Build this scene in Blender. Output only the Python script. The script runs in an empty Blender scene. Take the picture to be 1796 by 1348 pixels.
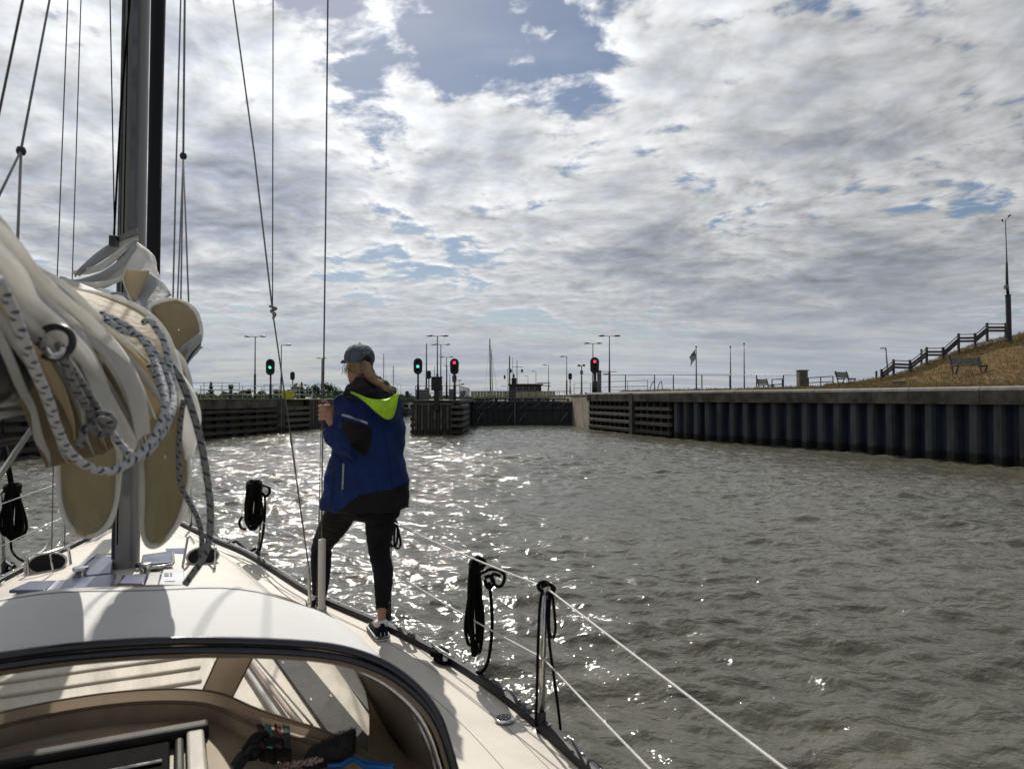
import bpy, math, random
import numpy as np
from mathutils import Vector, Matrix
R = math.radians
random.seed(7); RNG = np.random.RandomState(11)
scn = bpy.context.scene
COL = scn.collection
# ------------------------------------------------------------------ camera
CAMZ = 2.6; FOC = 1250.0; PW, PH = 1796, 1348; HORIZON = 698.0
PITCH = math.atan((HORIZON - PH/2)/FOC)
cd = bpy.data.cameras.new('camera'); cam = bpy.data.objects.new('camera', cd); COL.objects.link(cam)
cam.location = (0, 0, CAMZ); cam.rotation_euler = (R(90)+PITCH, 0, 0)
cd.sensor_width = 36; cd.lens = FOC/PW*36; cd.clip_start = 0.05; cd.clip_end = 6000
cd.dof.use_dof = True; cd.dof.focus_distance = 9.0; cd.dof.aperture_fstop = 4.6
scn.camera = cam
# ------------------------------------------------------------------ light
SUN_AZ = R(-18.5); SUN_EL = R(43)           # azimuth measured from +Y towards +X
SUN = Vector((math.sin(SUN_AZ)*math.cos(SUN_EL), math.cos(SUN_AZ)*math.cos(SUN_EL), math.sin(SUN_EL)))
sl = bpy.data.lights.new('sun', 'SUN'); sl.energy = 4.0; sl.angle = R(0.53); sl.color = (1, .955, .88)
so = bpy.data.objects.new('sun', sl); COL.objects.link(so); so.location = (0, 0, 50)
so.rotation_euler = (-SUN).to_track_quat('-Z', 'Y').to_euler()
scn.view_settings.view_transform = 'Standard'; scn.view_settings.look = 'None'
scn.view_settings.exposure = 0.0; scn.view_settings.gamma = 1.0
scn.view_settings.use_curve_mapping = False
scn.render.engine = 'CYCLES'
scn.cycles.max_bounces = 8; scn.cycles.transparent_max_bounces = 12
scn.cycles.sample_clamp_indirect = 4; scn.cycles.use_denoising = True
scn.cycles.caustics_reflective = False; scn.cycles.caustics_refractive = False

# ------------------------------------------------------------------ node helper
class NT:
    def __init__(s, tree): s.t = tree; s.L = tree.links
    def n(s, typ, **kw):
        nd = s.t.nodes.new(typ)
        for k, v in kw.items():
            if k.startswith('_'): setattr(nd, k[1:], v)
        return nd
    def set(s, sock, v):
        if isinstance(v, bpy.types.NodeSocket): s.L.new(v, sock)
        elif v is not None: sock.default_value = v
    def math(s, op, a, b=None, c=None, clamp=False):
        nd = s.t.nodes.new('ShaderNodeMath'); nd.operation = op; nd.use_clamp = clamp
        s.set(nd.inputs[0], a); s.set(nd.inputs[1], b)
        if c is not None: s.set(nd.inputs[2], c)
        return nd.outputs[0]
    def vm(s, op, a, b=None, out=0, scale=None):
        nd = s.t.nodes.new('ShaderNodeVectorMath'); nd.operation = op
        s.set(nd.inputs[0], a); s.set(nd.inputs[1], b)
        if scale is not None: s.set(nd.inputs['Scale'], scale)
        return nd.outputs[out]
    def noise(s, vec, scale, detail=4, rough=.5, dist=0, lac=2.0):
        nd = s.t.nodes.new('ShaderNodeTexNoise'); s.set(nd.inputs['Vector'], vec)
        for k, v in (('Scale', scale), ('Detail', detail), ('Roughness', rough), ('Distortion', dist), ('Lacunarity', lac)):
            nd.inputs[k].default_value = v
        return nd.outputs['Fac']
    def sep(s, v):
        nd = s.t.nodes.new('ShaderNodeSeparateXYZ'); s.set(nd.inputs[0], v); return nd.outputs
    def comb(s, x, y, z):
        nd = s.t.nodes.new('ShaderNodeCombineXYZ'); s.set(nd.inputs[0], x); s.set(nd.inputs[1], y); s.set(nd.inputs[2], z); return nd.outputs[0]
    def ss(s, x, a, b):           # smoothstep a..b -> 0..1
        nd = s.t.nodes.new('ShaderNodeMapRange'); nd.interpolation_type = 'SMOOTHSTEP'
        s.set(nd.inputs[0], x); nd.inputs[1].default_value = a; nd.inputs[2].default_value = b
        return nd.outputs[0]
    def lin(s, x, a, b, c=0, d=1):
        nd = s.t.nodes.new('ShaderNodeMapRange'); s.set(nd.inputs[0], x)
        for i, v in enumerate((a, b, c, d)): nd.inputs[i+1].default_value = v
        return nd.outputs[0]
    def mix(s, f, a, b, typ='MIX'):
        nd = s.t.nodes.new('ShaderNodeMix'); nd.data_type = 'RGBA'; nd.blend_type = typ
        s.set(nd.inputs[0], f); s.set(nd.inputs[6], c4(a)); s.set(nd.inputs[7], c4(b)); return nd.outputs[2]
def c4(c):
    if isinstance(c, bpy.types.NodeSocket): return c
    if isinstance(c, (int, float)): return (c, c, c, 1)
    return tuple(c)+(1,) if len(c) == 3 else tuple(c)

# ------------------------------------------------------------------ world: sky with clouds
w = bpy.data.worlds.new('World'); scn.world = w; w.use_nodes = True
nt = w.node_tree; nt.nodes.clear(); N = NT(nt)
out = N.n('ShaderNodeOutputWorld')
sky = N.n('ShaderNodeTexSky', _sky_type='NISHITA', _sun_disc=False, _sun_elevation=SUN_EL, _sun_rotation=SUN_AZ)
sky.air_density = 1.0; sky.dust_density = 0.6; sky.ozone_density = 1.5
tc = N.n('ShaderNodeTexCoord').outputs['Generated']
D = N.vm('NORMALIZE', tc)
dx, dy, dz = N.sep(D)
zc = N.math('MAXIMUM', dz, 0.0)
def plane(den_add, k=1.0):
    den = N.math('ADD', zc, den_add)
    return N.comb(N.math('DIVIDE', dx, den), N.math('DIVIDE', dy, den), 0.0)
# two layers on a gently curved ceiling
P1 = plane(0.15)
P1r = N.vm('ADD', P1, (3.1, 1.7, 0.3))
warp = N.noise(P1r, 1.3, 3, .5)
W = N.math('MULTIPLY', N.math('SUBTRACT', warp, .5), .35)
P1w = N.vm('ADD', P1r, N.comb(W, N.math('MULTIPLY', W, -.6), 0))
d_big = N.noise(P1w, 1.15, 3, .5)
d_mid = N.noise(P1w, 5.0, 8, .57)
d_fin = N.noise(P1w, 14.0, 5, .6)
dens = N.math('ADD', N.math('MULTIPLY', d_big, .55), N.math('ADD', N.math('MULTIPLY', d_mid, .58), N.math('MULTIPLY', d_fin, .19)))
# offset copy toward the sun, for the lit side of each puff
off = (SUN.x*.06, SUN.y*.06, 0)
P1s = N.vm('ADD', P1w, off)
dens_s = N.math('ADD', N.math('MULTIPLY', N.noise(P1s, 5.0, 7, .57), .58), N.math('MULTIPLY', N.noise(P1s, 14.0, 3, .6), .13))
dens_0 = N.math('ADD', N.math('MULTIPLY', d_mid, .58), N.math('MULTIPLY', d_fin, .13))
lit = N.math('MULTIPLY', N.math('SUBTRACT', dens_0, dens_s), 4.5)
def dirblob(px, py, rad, soft):     # soft patch of sky around a bearing
    v = Vector(((px-PW/2)/FOC, 1, (HORIZON-py)/FOC)).normalized()
    d = N.vm('DOT_PRODUCT', D, tuple(v), out='Value')
    ang = N.math('ARCCOSINE', N.math('MINIMUM', d, 1.0))
    return N.math('SUBTRACT', 1.0, N.ss(ang, rad, rad+soft))
gap = N.math('MULTIPLY', dirblob(900, -20, .0, .22), .12)
gap = N.math('ADD', gap, N.math('MULTIPLY', dirblob(620, 130, .0, .16), .06))
thick = N.math('ADD', N.math('ADD', N.math('MULTIPLY', dirblob(1600, 350, .1, .5), .09), N.math('MULTIPLY', dirblob(100, 120, .08, .26), .10)), N.math('MULTIPLY', dirblob(480, 310, .03, .12), .16))
cov = N.math('SUBTRACT', N.math('ADD', dens, thick), gap)
alpha = N.ss(cov, .565, .655)
low = N.math('SUBTRACT', 1.0, N.ss(dz, .02, .16))
alpha = N.math('MAXIMUM', alpha, N.math('MULTIPLY', low, .8))
core = N.ss(cov, .62, .88)
sdot = N.math('MAXIMUM', N.vm('DOT_PRODUCT', D, tuple(SUN), out='Value'), 0)
glow = N.math('POWER', sdot, 5.0)
# streaky high veil
P2 = N.vm('MULTIPLY', plane(0.13), (1.0, 1.9, 1)); 
P2 = N.vm('ADD', P2, N.comb(N.math('MULTIPLY', W, 1.5), N.math('MULTIPLY', W, 1.1), 0))
veil = N.noise(P2, 1.3, 6, .55)
veil_a = N.math('MULTIPLY', N.ss(veil, .45, .78), .34)
bright = N.math('ADD', N.math('MULTIPLY', glow, .80), .47)
bright = N.math('ADD', bright, N.math('MULTIPLY', lit, N.math('ADD', .44, N.math('MULTIPLY', glow, .45))))
cw = N.mix(core, (.97, .985, 1.0), (.43, .47, .55))
cwv = N.vm('SCALE', cw, scale=N.math('MAXIMUM', bright, .12))
fade = N.ss(dz, .0, .22)
horiz = N.mix(N.ss(N.noise(N.vm('MULTIPLY', P2, (.5, 1.2, 1)), 1.2, 5, .55), .35, .7), (.38, .42, .48), (.54, .57, .60))
cwv = N.mix(N.math('SUBTRACT', 1.0, N.math('MULTIPLY', fade, 1.0)), cwv, horiz)
bg1 = N.n('ShaderNodeBackground'); N.set(bg1.inputs[0], sky.outputs[0]); bg1.inputs[1].default_value = .062
bgv = N.n('ShaderNodeBackground'); N.set(bgv.inputs[0], N.mix(glow, (.44, .49, .60), (.74, .78, .86))); bgv.inputs[1].default_value = 1.0
bg2 = N.n('ShaderNodeBackground'); N.set(bg2.inputs[0], cwv); bg2.inputs[1].default_value = 1.0
m1 = N.n('ShaderNodeMixShader'); N.set(m1.inputs[0], veil_a); N.L.new(bg1.outputs[0], m1.inputs[1]); N.L.new(bgv.outputs[0], m1.inputs[2])
m2 = N.n('ShaderNodeMixShader'); N.set(m2.inputs[0], alpha); N.L.new(m1.outputs[0], m2.inputs[1]); N.L.new(bg2.outputs[0], m2.inputs[2])
N.L.new(m2.outputs[0], out.inputs[0])
w.cycles.sampling_method = 'MANUAL'; w.cycles.sample_map_resolution = 1024

# ------------------------------------------------------------------ placing helpers: a pixel of the photograph -> a point in the place
_f = Vector((0, math.cos(PITCH), math.sin(PITCH))); _u = Vector((0, -math.sin(PITCH), math.cos(PITCH)))
def ray(px, py): return Vector(((px-PW/2)/FOC, 0, 0)) + _f + _u*((PH/2-py)/FOC)
def at(px, py, Y):
    d = ray(px, py); return Vector((0, 0, CAMZ)) + d*(Y/d.y)
def atz(px, py, z):
    d = ray(px, py); return Vector((0, 0, CAMZ)) + d*((z-CAMZ)/d.z)

# ------------------------------------------------------------------ objects
def tag(o, label=None, cat=None, group=None, kind=None):
    if label: o['label'] = label
    if cat: o['category'] = cat
    if group: o['group'] = group
    if kind: o['kind'] = kind
    return o
def thing(name, label, cat, loc=(0, 0, 0), group=None):
    o = bpy.data.objects.new(name, None); COL.objects.link(o); o.location = loc; o.empty_display_size = .2
    return tag(o, label, cat, group)
def wloc(o):
    v = Vector((0, 0, 0))
    while o is not None: v = v + o.location; o = o.parent
    return v
def obj(name, mb, mat, parent=None, smooth=None, bevel=0, loc=None):
    """one mesh object; vertices are given in world space and made local to the parent (or loc)"""
    V = np.array([tuple(v) for v in mb.v], dtype=float).reshape(-1, 3)
    o0 = wloc(parent) if parent is not None else (Vector(loc) if loc is not None else Vector((0, 0, 0)))
    V = V - np.array(o0)
    me = bpy.data.meshes.new(name); me.from_pydata(V.tolist(), [], mb.f)
    if mb.uv:
        ul = me.uv_layers.new(name='UVMap')
        k = 0
        for fi, fc in enumerate(mb.f):
            u = mb.uvf.get(fi)
            for j in range(len(fc)):
                ul.data[k].uv = u[j] if u else (0, 0)
                k += 1
    me.materials.append(mat); 
    sm = mb.smooth if smooth is None else smooth
    if sm: me.polygons.foreach_set('use_smooth', [True]*len(me.polygons))
    me.update()
    o = bpy.data.objects.new(name, me); COL.objects.link(o)
    if parent is not None: o.parent = parent
    elif loc is not None: o.location = loc
    if bevel:
        b = o.modifiers.new('bevel', 'BEVEL'); b.width = bevel; b.segments = 2; b.limit_method = 'ANGLE'
    if sm and bevel == 0 and mb.edgesplit:
        es = o.modifiers.new('split', 'EDGE_SPLIT'); es.split_angle = R(mb.edgesplit)
    return o
def piece(name, src, parent, loc, rotz=0, scale=None):
    """another object sharing src's mesh"""
    o = src.copy(); o.name = name; COL.objects.link(o); o.parent = parent; o.location = Vector(loc)-wloc(parent) if parent else loc
    o.rotation_euler = (0, 0, rotz)
    if scale: o.scale = scale
    return o
def dup(root, loc, rotz=0, label=None, scale=1.0, group=None):
    r = root.copy(); COL.objects.link(r); r.location = loc; r.rotation_euler = (0, 0, rotz); r.scale = (scale,)*3
    if label: r['label'] = label
    if group: r['group'] = group
    for ch in list(root.children):
        c = ch.copy(); COL.objects.link(c); c.parent = r
        for g in list(ch.children):
            d = g.copy(); COL.objects.link(d); d.parent = c
    return r

class MB:
    def __init__(s, smooth=False, uv=False, edgesplit=0):
        s.v = []; s.f = []; s.smooth = smooth; s.uv = uv; s.uvf = {}; s.edgesplit = edgesplit
    def box(s, c, size, rot=None):
        c = Vector(c); h = Vector(size)*.5; b = len(s.v)
        m = rot if isinstance(rot, Matrix) else (Matrix.Rotation(rot, 3, 'Z') if rot else Matrix.Identity(3))
        for z in (-1, 1):
            for x, y in ((-1, -1), (1, -1), (1, 1), (-1, 1)):
                s.v.append(c + m @ Vector((x*h.x, y*h.y, z*h.z)))
        for q in ((0, 3, 2, 1), (4, 5, 6, 7), (0, 1, 5, 4), (1, 2, 6, 5), (2, 3, 7, 6), (3, 0, 4, 7)): s.f.append(tuple(b+i for i in q))
        return s
    def beam(s, a, b_, wd, ht, up=(0, 0, 1)):
        a = Vector(a); b_ = Vector(b_); d = b_-a; L = d.length; d.normalize(); u = Vector(up)
        r = d.cross(u); r = Vector((1, 0, 0)) if r.length < 1e-5 else r.normalized(); u = r.cross(d)
        return s.box((a+b_)/2, (wd, L, ht), Matrix((r, d, u)).transposed())
    def prism(s, poly, z0, z1):
        b = len(s.v); n = len(poly)
        for z in (z0, z1):
            for p in poly: s.v.append(Vector((p[0], p[1], z)))
        s.f.append(tuple(b+i for i in range(n))[::-1]); s.f.append(tuple(b+n+i for i in range(n)))
        for i in range(n): s.f.append((b+i, b+(i+1) % n, b+n+(i+1) % n, b+n+i))
        return s
    def loft(s, secs, closed=True, caps=True, loop=False, uscale=1.0):
        b = len(s.v); n = len(secs[0]); m = len(secs)
        for sec in secs:
            for p in sec: s.v.append(Vector(p))
        rng = n if closed else n-1
        L = 0; Ls = [0]
        for i in range(1, m):
            L += (Vector(secs[i][0])-Vector(secs[i-1][0])).length; Ls.append(L)
        for i in range(m if loop else m-1):
            i2 = (i+1) % m
            for j in range(rng):
                j2 = (j+1) % n
                s.f.append((b+i*n+j, b+i*n+j2, b+i2*n+j2, b+i2*n+j))
                if s.uv:
                    s.uvf[len(s.f)-1] = [(Ls[i]*uscale, j/n), (Ls[i]*uscale, (j+1)/n), (Ls[i2]*uscale, (j+1)/n), (Ls[i2]*uscale, j/n)]
        if caps and closed and not loop:
            s.f.append(tuple(b+j for j in range(n))[::-1]); s.f.append(tuple(b+(m-1)*n+j for j in range(n)))
        return s
    def tube(s, pts, r, n=8, caps=True, loop=False, uscale=None, flat=1.0):
        pts = [Vector(p) for p in pts]; m = len(pts)
        rr = r if isinstance(r, (list, tuple)) else [r]*m
        prev = None; secs = []
        for i, p in enumerate(pts):
            a = pts[(i-1) % m] if (i > 0 or loop) else p; c = pts[(i+1) % m] if (i < m-1 or loop) else p
            t = (c-a); t = t.normalized() if t.length > 1e-9 else Vector((0, 0, 1))
            if prev is None:
                u = t.cross(Vector((0, 0, 1)));
                if u.length < 1e-3: u = t.cross(Vector((0, 1, 0)))
                u.normalize()
            else:
                u = prev - t*prev.dot(t)
                u = u.normalized() if u.length > 1e-6 else prev
            prev = u; v = t.cross(u)
            secs.append([p + (u*math.cos(2*math.pi*k/n) + v*math.sin(2*math.pi*k/n)*flat)*rr[i] for k in range(n)])
        if uscale is None: uscale = 1/max(max(rr), 1e-4)
        return s.loft(secs, True, caps, loop, uscale)
    def lathe(s, c, prof, n=16, axis=(0, 0, 1)):
        ax = Vector(axis).normalized(); q = Vector((0, 0, 1)).rotation_difference(ax); c = Vector(c)
        secs = [[c + q @ Vector((r*math.cos(2*math.pi*k/n), r*math.sin(2*math.pi*k/n), z)) for k in range(n)] for r, z in prof]
        return s.loft(secs)
    def grid(s, rows):      # rows of points
        b = len(s.v); n = len(rows[0])
        for r in rows:
            for p in r: s.v.append(Vector(p))
        for i in range(len(rows)-1):
            for j in range(n-1): s.f.append((b+i*n+j, b+i*n+j+1, b+(i+1)*n+j+1, b+(i+1)*n+j))
        return s

def spline(pts, k=8, loop=False):
    P = [Vector(p) for p in pts]; n = len(P); o = []
    rng = n if loop else n-1
    for i in range(rng):
        p0 = P[(i-1) % n] if (loop or i > 0) else P[0]*2-P[1]
        p1 = P[i]; p2 = P[(i+1) % n]; p3 = P[(i+2) % n] if (loop or i < n-2) else P[-1]*2-P[-2]
        for j in range(k):
            t = j/k; o.append(.5*((2*p1)+(p2-p0)*t+(2*p0-5*p1+4*p2-p3)*t*t+(3*p1-p0-3*p2+p3)*t**3))
    if not loop: o.append(P[-1])
    return o
def sspl(vals, k=8):        # scalar spline, same sampling as spline()
    return [v.x for v in spline([(a, 0, 0) for a in vals], k)]

# ------------------------------------------------------------------ materials
MATS = {}
def mat(name, col, rough=.6, metal=0, var=.12, vscale=3.0, bump=0, bscale=40, col2=None, spec=.5, stretch=None, transl=0, coat=0, emit=None, detail=6, coords='Object', tide=None):
    m = bpy.data.materials.new(name); m.use_nodes = True; t = m.node_tree; N = NT(t)
    bs = t.nodes['Principled BSDF']; bs.inputs['Roughness'].default_value = rough; bs.inputs['Metallic'].default_value = metal
    bs.inputs['Specular IOR Level'].default_value = spec; bs.inputs['Coat Weight'].default_value = coat
    co = N.n('ShaderNodeTexCoord').outputs[coords]
    if stretch: co = N.vm('MULTIPLY', co, stretch)
    nz = N.noise(co, vscale, detail, .6)
    c2 = col2 if col2 else tuple(c*(1-var*2.2) for c in col)
    c1 = col if col2 else tuple(min(1, c*(1+var*.6)) for c in col)
    colr = N.mix(N.ss(nz, .32, .68), c2, c1)
    if tide:       # weed and wet stain up to the usual water mark, rust runs above it
        pos = N.n('ShaderNodeNewGeometry').outputs['Position']; zz = N.math('ADD', N.sep(pos)[2], N.math('MULTIPLY', N.noise(pos, 2.2, 4, .6), -.35))
        colr = N.mix(N.math('SUBTRACT', 1.0, N.ss(zz, .12, .30)), colr, tide)
        run = N.noise(N.vm('MULTIPLY', pos, (5.0, 5.0, .35)), 1.0, 5, .6)
        colr = N.mix(N.math('MULTIPLY', N.ss(run, .56, .72), .5), colr, (.07, .045, .028))
    N.set(bs.inputs['Base Color'], colr)
    N.set(bs.inputs['Roughness'], N.lin(nz, .3, .7, max(.02, rough-.07), min(1, rough+.07)))
    if bump:
        b = N.n('ShaderNodeBump'); b.inputs['Strength'].default_value = bump; b.inputs['Distance'].default_value = .02
        N.set(b.inputs['Height'], N.noise(co, bscale, 5, .6)); N.L.new(b.outputs[0], bs.inputs['Normal'])
    if emit: bs.inputs['Emission Color'].default_value = c4(emit[0]); bs.inputs['Emission Strength'].default_value = emit[1]
    if transl:
        tr = N.n('ShaderNodeBsdfTranslucent'); tr.inputs[0].default_value = c4(col); mx = N.n('ShaderNodeMixShader'); mx.inputs[0].default_value = transl
        N.L.new(bs.outputs[0], mx.inputs[1]); N.L.new(tr.outputs[0], mx.inputs[2]); N.L.new(mx.outputs[0], t.nodes['Material Output'].inputs[0])
    MATS[name] = m; return m
# ================================================================== MATERIALS
m_concrete = mat('concrete', (.155, .135, .112), .9, spec=.2, var=.3, vscale=1.1, bump=.5, bscale=14, col2=(.055, .048, .040))
m_concrete_light = mat('concrete_pale', (.34, .29, .23), .85, var=.3, vscale=.9, bump=.5, bscale=14, col2=(.17, .14, .11))
m_coping = mat('coping_top', (.25, .235, .21), .85, var=.3, vscale=1.5, bump=.4, bscale=18, col2=(.14, .13, .12))
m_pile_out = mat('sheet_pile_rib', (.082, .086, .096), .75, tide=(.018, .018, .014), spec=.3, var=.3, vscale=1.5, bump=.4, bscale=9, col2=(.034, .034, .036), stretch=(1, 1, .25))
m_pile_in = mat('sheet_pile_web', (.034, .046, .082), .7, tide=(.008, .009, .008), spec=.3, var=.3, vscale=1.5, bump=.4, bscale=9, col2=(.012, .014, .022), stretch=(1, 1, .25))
m_timber = mat('wet_timber', (.13, .115, .097), .8, tide=(.02, .02, .014), var=.3, vscale=2.5, bump=.7, bscale=20, col2=(.05, .045, .038), stretch=(1, 1, .6))
m_timber_dark = mat('dark_timber', (.06, .055, .05), .8, var=.3, vscale=2.5, bump=.6, bscale=20, col2=(.022, .02, .018))
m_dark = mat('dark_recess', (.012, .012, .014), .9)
m_gate = mat('gate_steel', (.022, .028, .036), .6, var=.3, vscale=.8, bump=.3, col2=(.010, .012, .018))
m_steel_dark = mat('painted_steel_dark', (.022, .026, .03), .55, var=.2)
m_steel_grey = mat('galvanised_steel', (.16, .17, .18), .45, .6, var=.2, vscale=5)
m_white_rail = mat('white_rail', (.42, .43, .43), .5, var=.15)
m_black = mat('signal_black', (.008, .009, .010), .5, var=.2)
m_green_on = mat('green_lamp', (.05, .6, .42), .3, emit=((.10, .85, .58), 1.3))
m_red_on = mat('red_lamp', (.7, .03, .07), .3, emit=((1, .04, .10), 1.6))
m_lens_off = mat('unlit_lens', (.02, .02, .022), .15)
m_wood_grey = mat('weathered_rail_wood', (.075, .072, .07), .75, var=.3, vscale=4, bump=.5, bscale=30, col2=(.03, .028, .027))
m_bench = mat('bench_wood', (.20, .19, .17), .7, var=.3, vscale=4, col2=(.10, .092, .08))
m_cream = mat('cream_board', (.50, .44, .28), .6, var=.2, vscale=3, col2=(.30, .27, .17))
m_cab = mat('cabinet_olive', (.13, .12, .085), .6, var=.25)
m_yellow = mat('yellow_banner', (.55, .50, .04), .6, var=.15, vscale=4)
m_flag = mat('dark_flag', (.16, .20, .22), .7, var=.3, vscale=3, transl=.3)
m_wheelhouse = mat('wheelhouse_paint', (.06, .03, .03), .5, var=.2)
m_white_paint = mat('white_paint', (.6, .6, .58), .4, var=.1)
m_glass_dark = mat('dark_window', (.02, .025, .03), .08, var=.1)
m_navy_hull = mat('navy_hull', (.02, .03, .06), .3, var=.2)
m_bark = mat('bark', (.06, .045, .03), .9, bump=.6)
def _lm(name, a, b):
    return mat(name, a, .7, vscale=.6, col2=b, transl=.25)
leafmat = _lm
m_leaf = leafmat('evergreen_leaf', (.045, .07, .03), (.018, .03, .015))
m_leaf2 = leafmat('olive_leaf', (.10, .12, .035), (.04, .055, .018))
# dry grass ground with greener bits
def grassmat():
    m = bpy.data.materials.new('dry_grass_ground'); m.use_nodes = True; t = m.node_tree; N = NT(t); bs = t.nodes['Principled BSDF']
    co = N.n('ShaderNodeTexCoord').outputs['Object']
    a = N.noise(co, .35, 5, .6); b = N.noise(co, 3.0, 6, .65); c = N.noise(co, 26., 4, .7)
    col = N.mix(N.ss(b, .35, .65), (.090, .058, .026), (.185, .112, .048))
    col = N.mix(N.math('MULTIPLY', N.ss(a, .5, .68), .7), col, (.10, .085, .032))
    col = N.mix(N.math('MULTIPLY', N.ss(c, .5, .8), .45), col, (.27, .18, .085))
    N.set(bs.inputs['Base Color'], col); bs.inputs['Roughness'].default_value = .95; bs.inputs['Specular IOR Level'].default_value = .1
    bp = N.n('ShaderNodeBump'); bp.inputs['Strength'].default_value = .9; bp.inputs['Distance'].default_value = .12
    N.set(bp.inputs['Height'], N.math('ADD', N.noise(co, 2.2, 6, .7), N.math('MULTIPLY', c, .4))); N.L.new(bp.outputs[0], bs.inputs['Normal'])
    return m
m_grass = grassmat()
m_blade = mat('grass_blade', (.18, .13, .055), .8, vscale=.8, col2=(.09, .095, .03), transl=.3)

# ================================================================== WATER
def watermat():
    m = bpy.data.materials.new('lock_water'); m.use_nodes = True; t = m.node_tree; N = NT(t); bs = t.nodes['Principled BSDF']
    co = N.n('ShaderNodeNewGeometry').outputs['Position']
    c0 = N.noise(co, .22, 4, .55)
    N.set(bs.inputs['Base Color'], N.mix(N.ss(c0, .35, .7), (.080, .077, .056), (.108, .102, .078)))
    bs.inputs['Roughness'].default_value = .068; bs.inputs['IOR'].default_value = 1.333
    bs.inputs['Specular IOR Level'].default_value = .5
    st = N.vm('MULTIPLY', co, (1.0, 1.35, 1.0))
    h = N.math('ADD', N.math('MULTIPLY', N.noise(st, 2.6, 3, .5, .4), .55), N.math('ADD', N.math('MULTIPLY', N.noise(st, 7.5, 3, .55, .3), .16), N.math('MULTIPLY', N.noise(st, 24, 2, .5), .02)))
    bp = N.n('ShaderNodeBump'); bp.inputs['Strength'].default_value = 1.0; bp.inputs['Distance'].default_value = .135
    N.set(bp.inputs['Height'], h); N.L.new(bp.outputs[0], bs.inputs['Normal'])
    return m
m_water = watermat()
def wave_height(X, Y):
    H = np.zeros_like(X); rs = np.random.RandomState(5)
    # wind from ahead-left: most crests run across the view
    for i in range(60):
        lam = 0.26*(2.0/0.26)**rs.rand()
        th = rs.normal(R(-100), R(38)); k = 2*math.pi/lam
        kx, ky = k*math.cos(th), k*math.sin(th)
        A = .0064*lam**.95
        ph = kx*X+ky*Y+rs.rand()*6.28
        H += A*(np.sin(ph)+.28*np.sin(2*ph+1.57*0))
    # gusts: patches of livelier water
    g = .85+.35*np.sin(X*.33+1+.5*np.sin(Y*.21))*np.sin(Y*.27+.6*np.sin(X*.19))
    return H*g
def make_water():
    rad = np.concatenate([[0.02], np.geomspace(.6, 2.6, 30)[:-1], np.geomspace(2.6, 75, 1060)[:-1], np.geomspace(75, 900, 120)])
    ang = np.concatenate([np.linspace(-math.pi, -.80, 50)[:-1], np.linspace(-.80, .72, 600), np.linspace(.72, math.pi, 50)[1:-1]])
    Rr, Aa = np.meshgrid(rad, ang, indexing='ij')
    X = Rr*np.sin(Aa); Y = Rr*np.cos(Aa)
    fade = np.clip(1.25-Rr/120, .0, 1)
    Z = wave_height(X, Y)*fade
    V = np.stack([X, Y, Z], -1).reshape(-1, 3)
    nr, na = X.shape
    i = np.arange(nr-1)[:, None]; j = np.arange(na)[None, :]; j2 = (j+1) % na
    F = np.stack([i*na+j+0*j2, i*na+j2, (i+1)*na+j2, (i+1)*na+j], -1).reshape(-1, 4)
    me = bpy.data.meshes.new('water'); me.vertices.add(len(V)); me.vertices.foreach_set('co', V.ravel().astype(np.float32))
    me.loops.add(F.size); me.loops.foreach_set('vertex_index', F.ravel().astype(np.int32))
    me.polygons.add(len(F)); me.polygons.foreach_set('loop_start', (np.arange(len(F))*4).astype(np.int32))
    try: me.polygons.foreach_set('loop_total', np.full(len(F), 4, np.int32))
    except Exception: pass
    me.polygons.foreach_set('use_smooth', np.ones(len(F), bool)); me.update(calc_edges=True); me.validate()
    me.materials.append(m_water)
    o = bpy.data.objects.new('water', me); COL.objects.link(o); tag(o, kind='structure')
make_water()

# ================================================================== RIGHT QUAY
WT = 3.05
wall_px = [(1035, 752), (1180, 768), (1400, 785), (1561, 799), (1796, 821)]
WP = [atz(x, y, 0) for x, y in wall_px] + [Vector((21.6, 18, 0)), Vector((24.8, 8, 0)), Vector((27.5, -6, 0))]
WS = spline(WP, 10)
def path_at(P, s):
    for a, b in zip(P, P[1:]):
        L = (b-a).length
        if s <= L: return a+(b-a)*(s/L), (b-a).normalized()
        s -= L
    return P[-1]+(P[-1]-P[-2]).normalized()*s, (P[-1]-P[-2]).normalized()
plen = sum((b-a).length for a, b in zip(WS, WS[1:]))
s_timber = 0
for a, b in zip(WS[:10], WS[1:11]): s_timber += (b-a).length
quay = thing('quay_wall', 'long curving quay wall with dark steel sheet piles under a concrete coping, on the right', 'quay wall', WS[20])
def sideways(t): return Vector((-t.y, t.x, 0))        # t points toward the camera; its left-hand normal is inland (+x)
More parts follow.
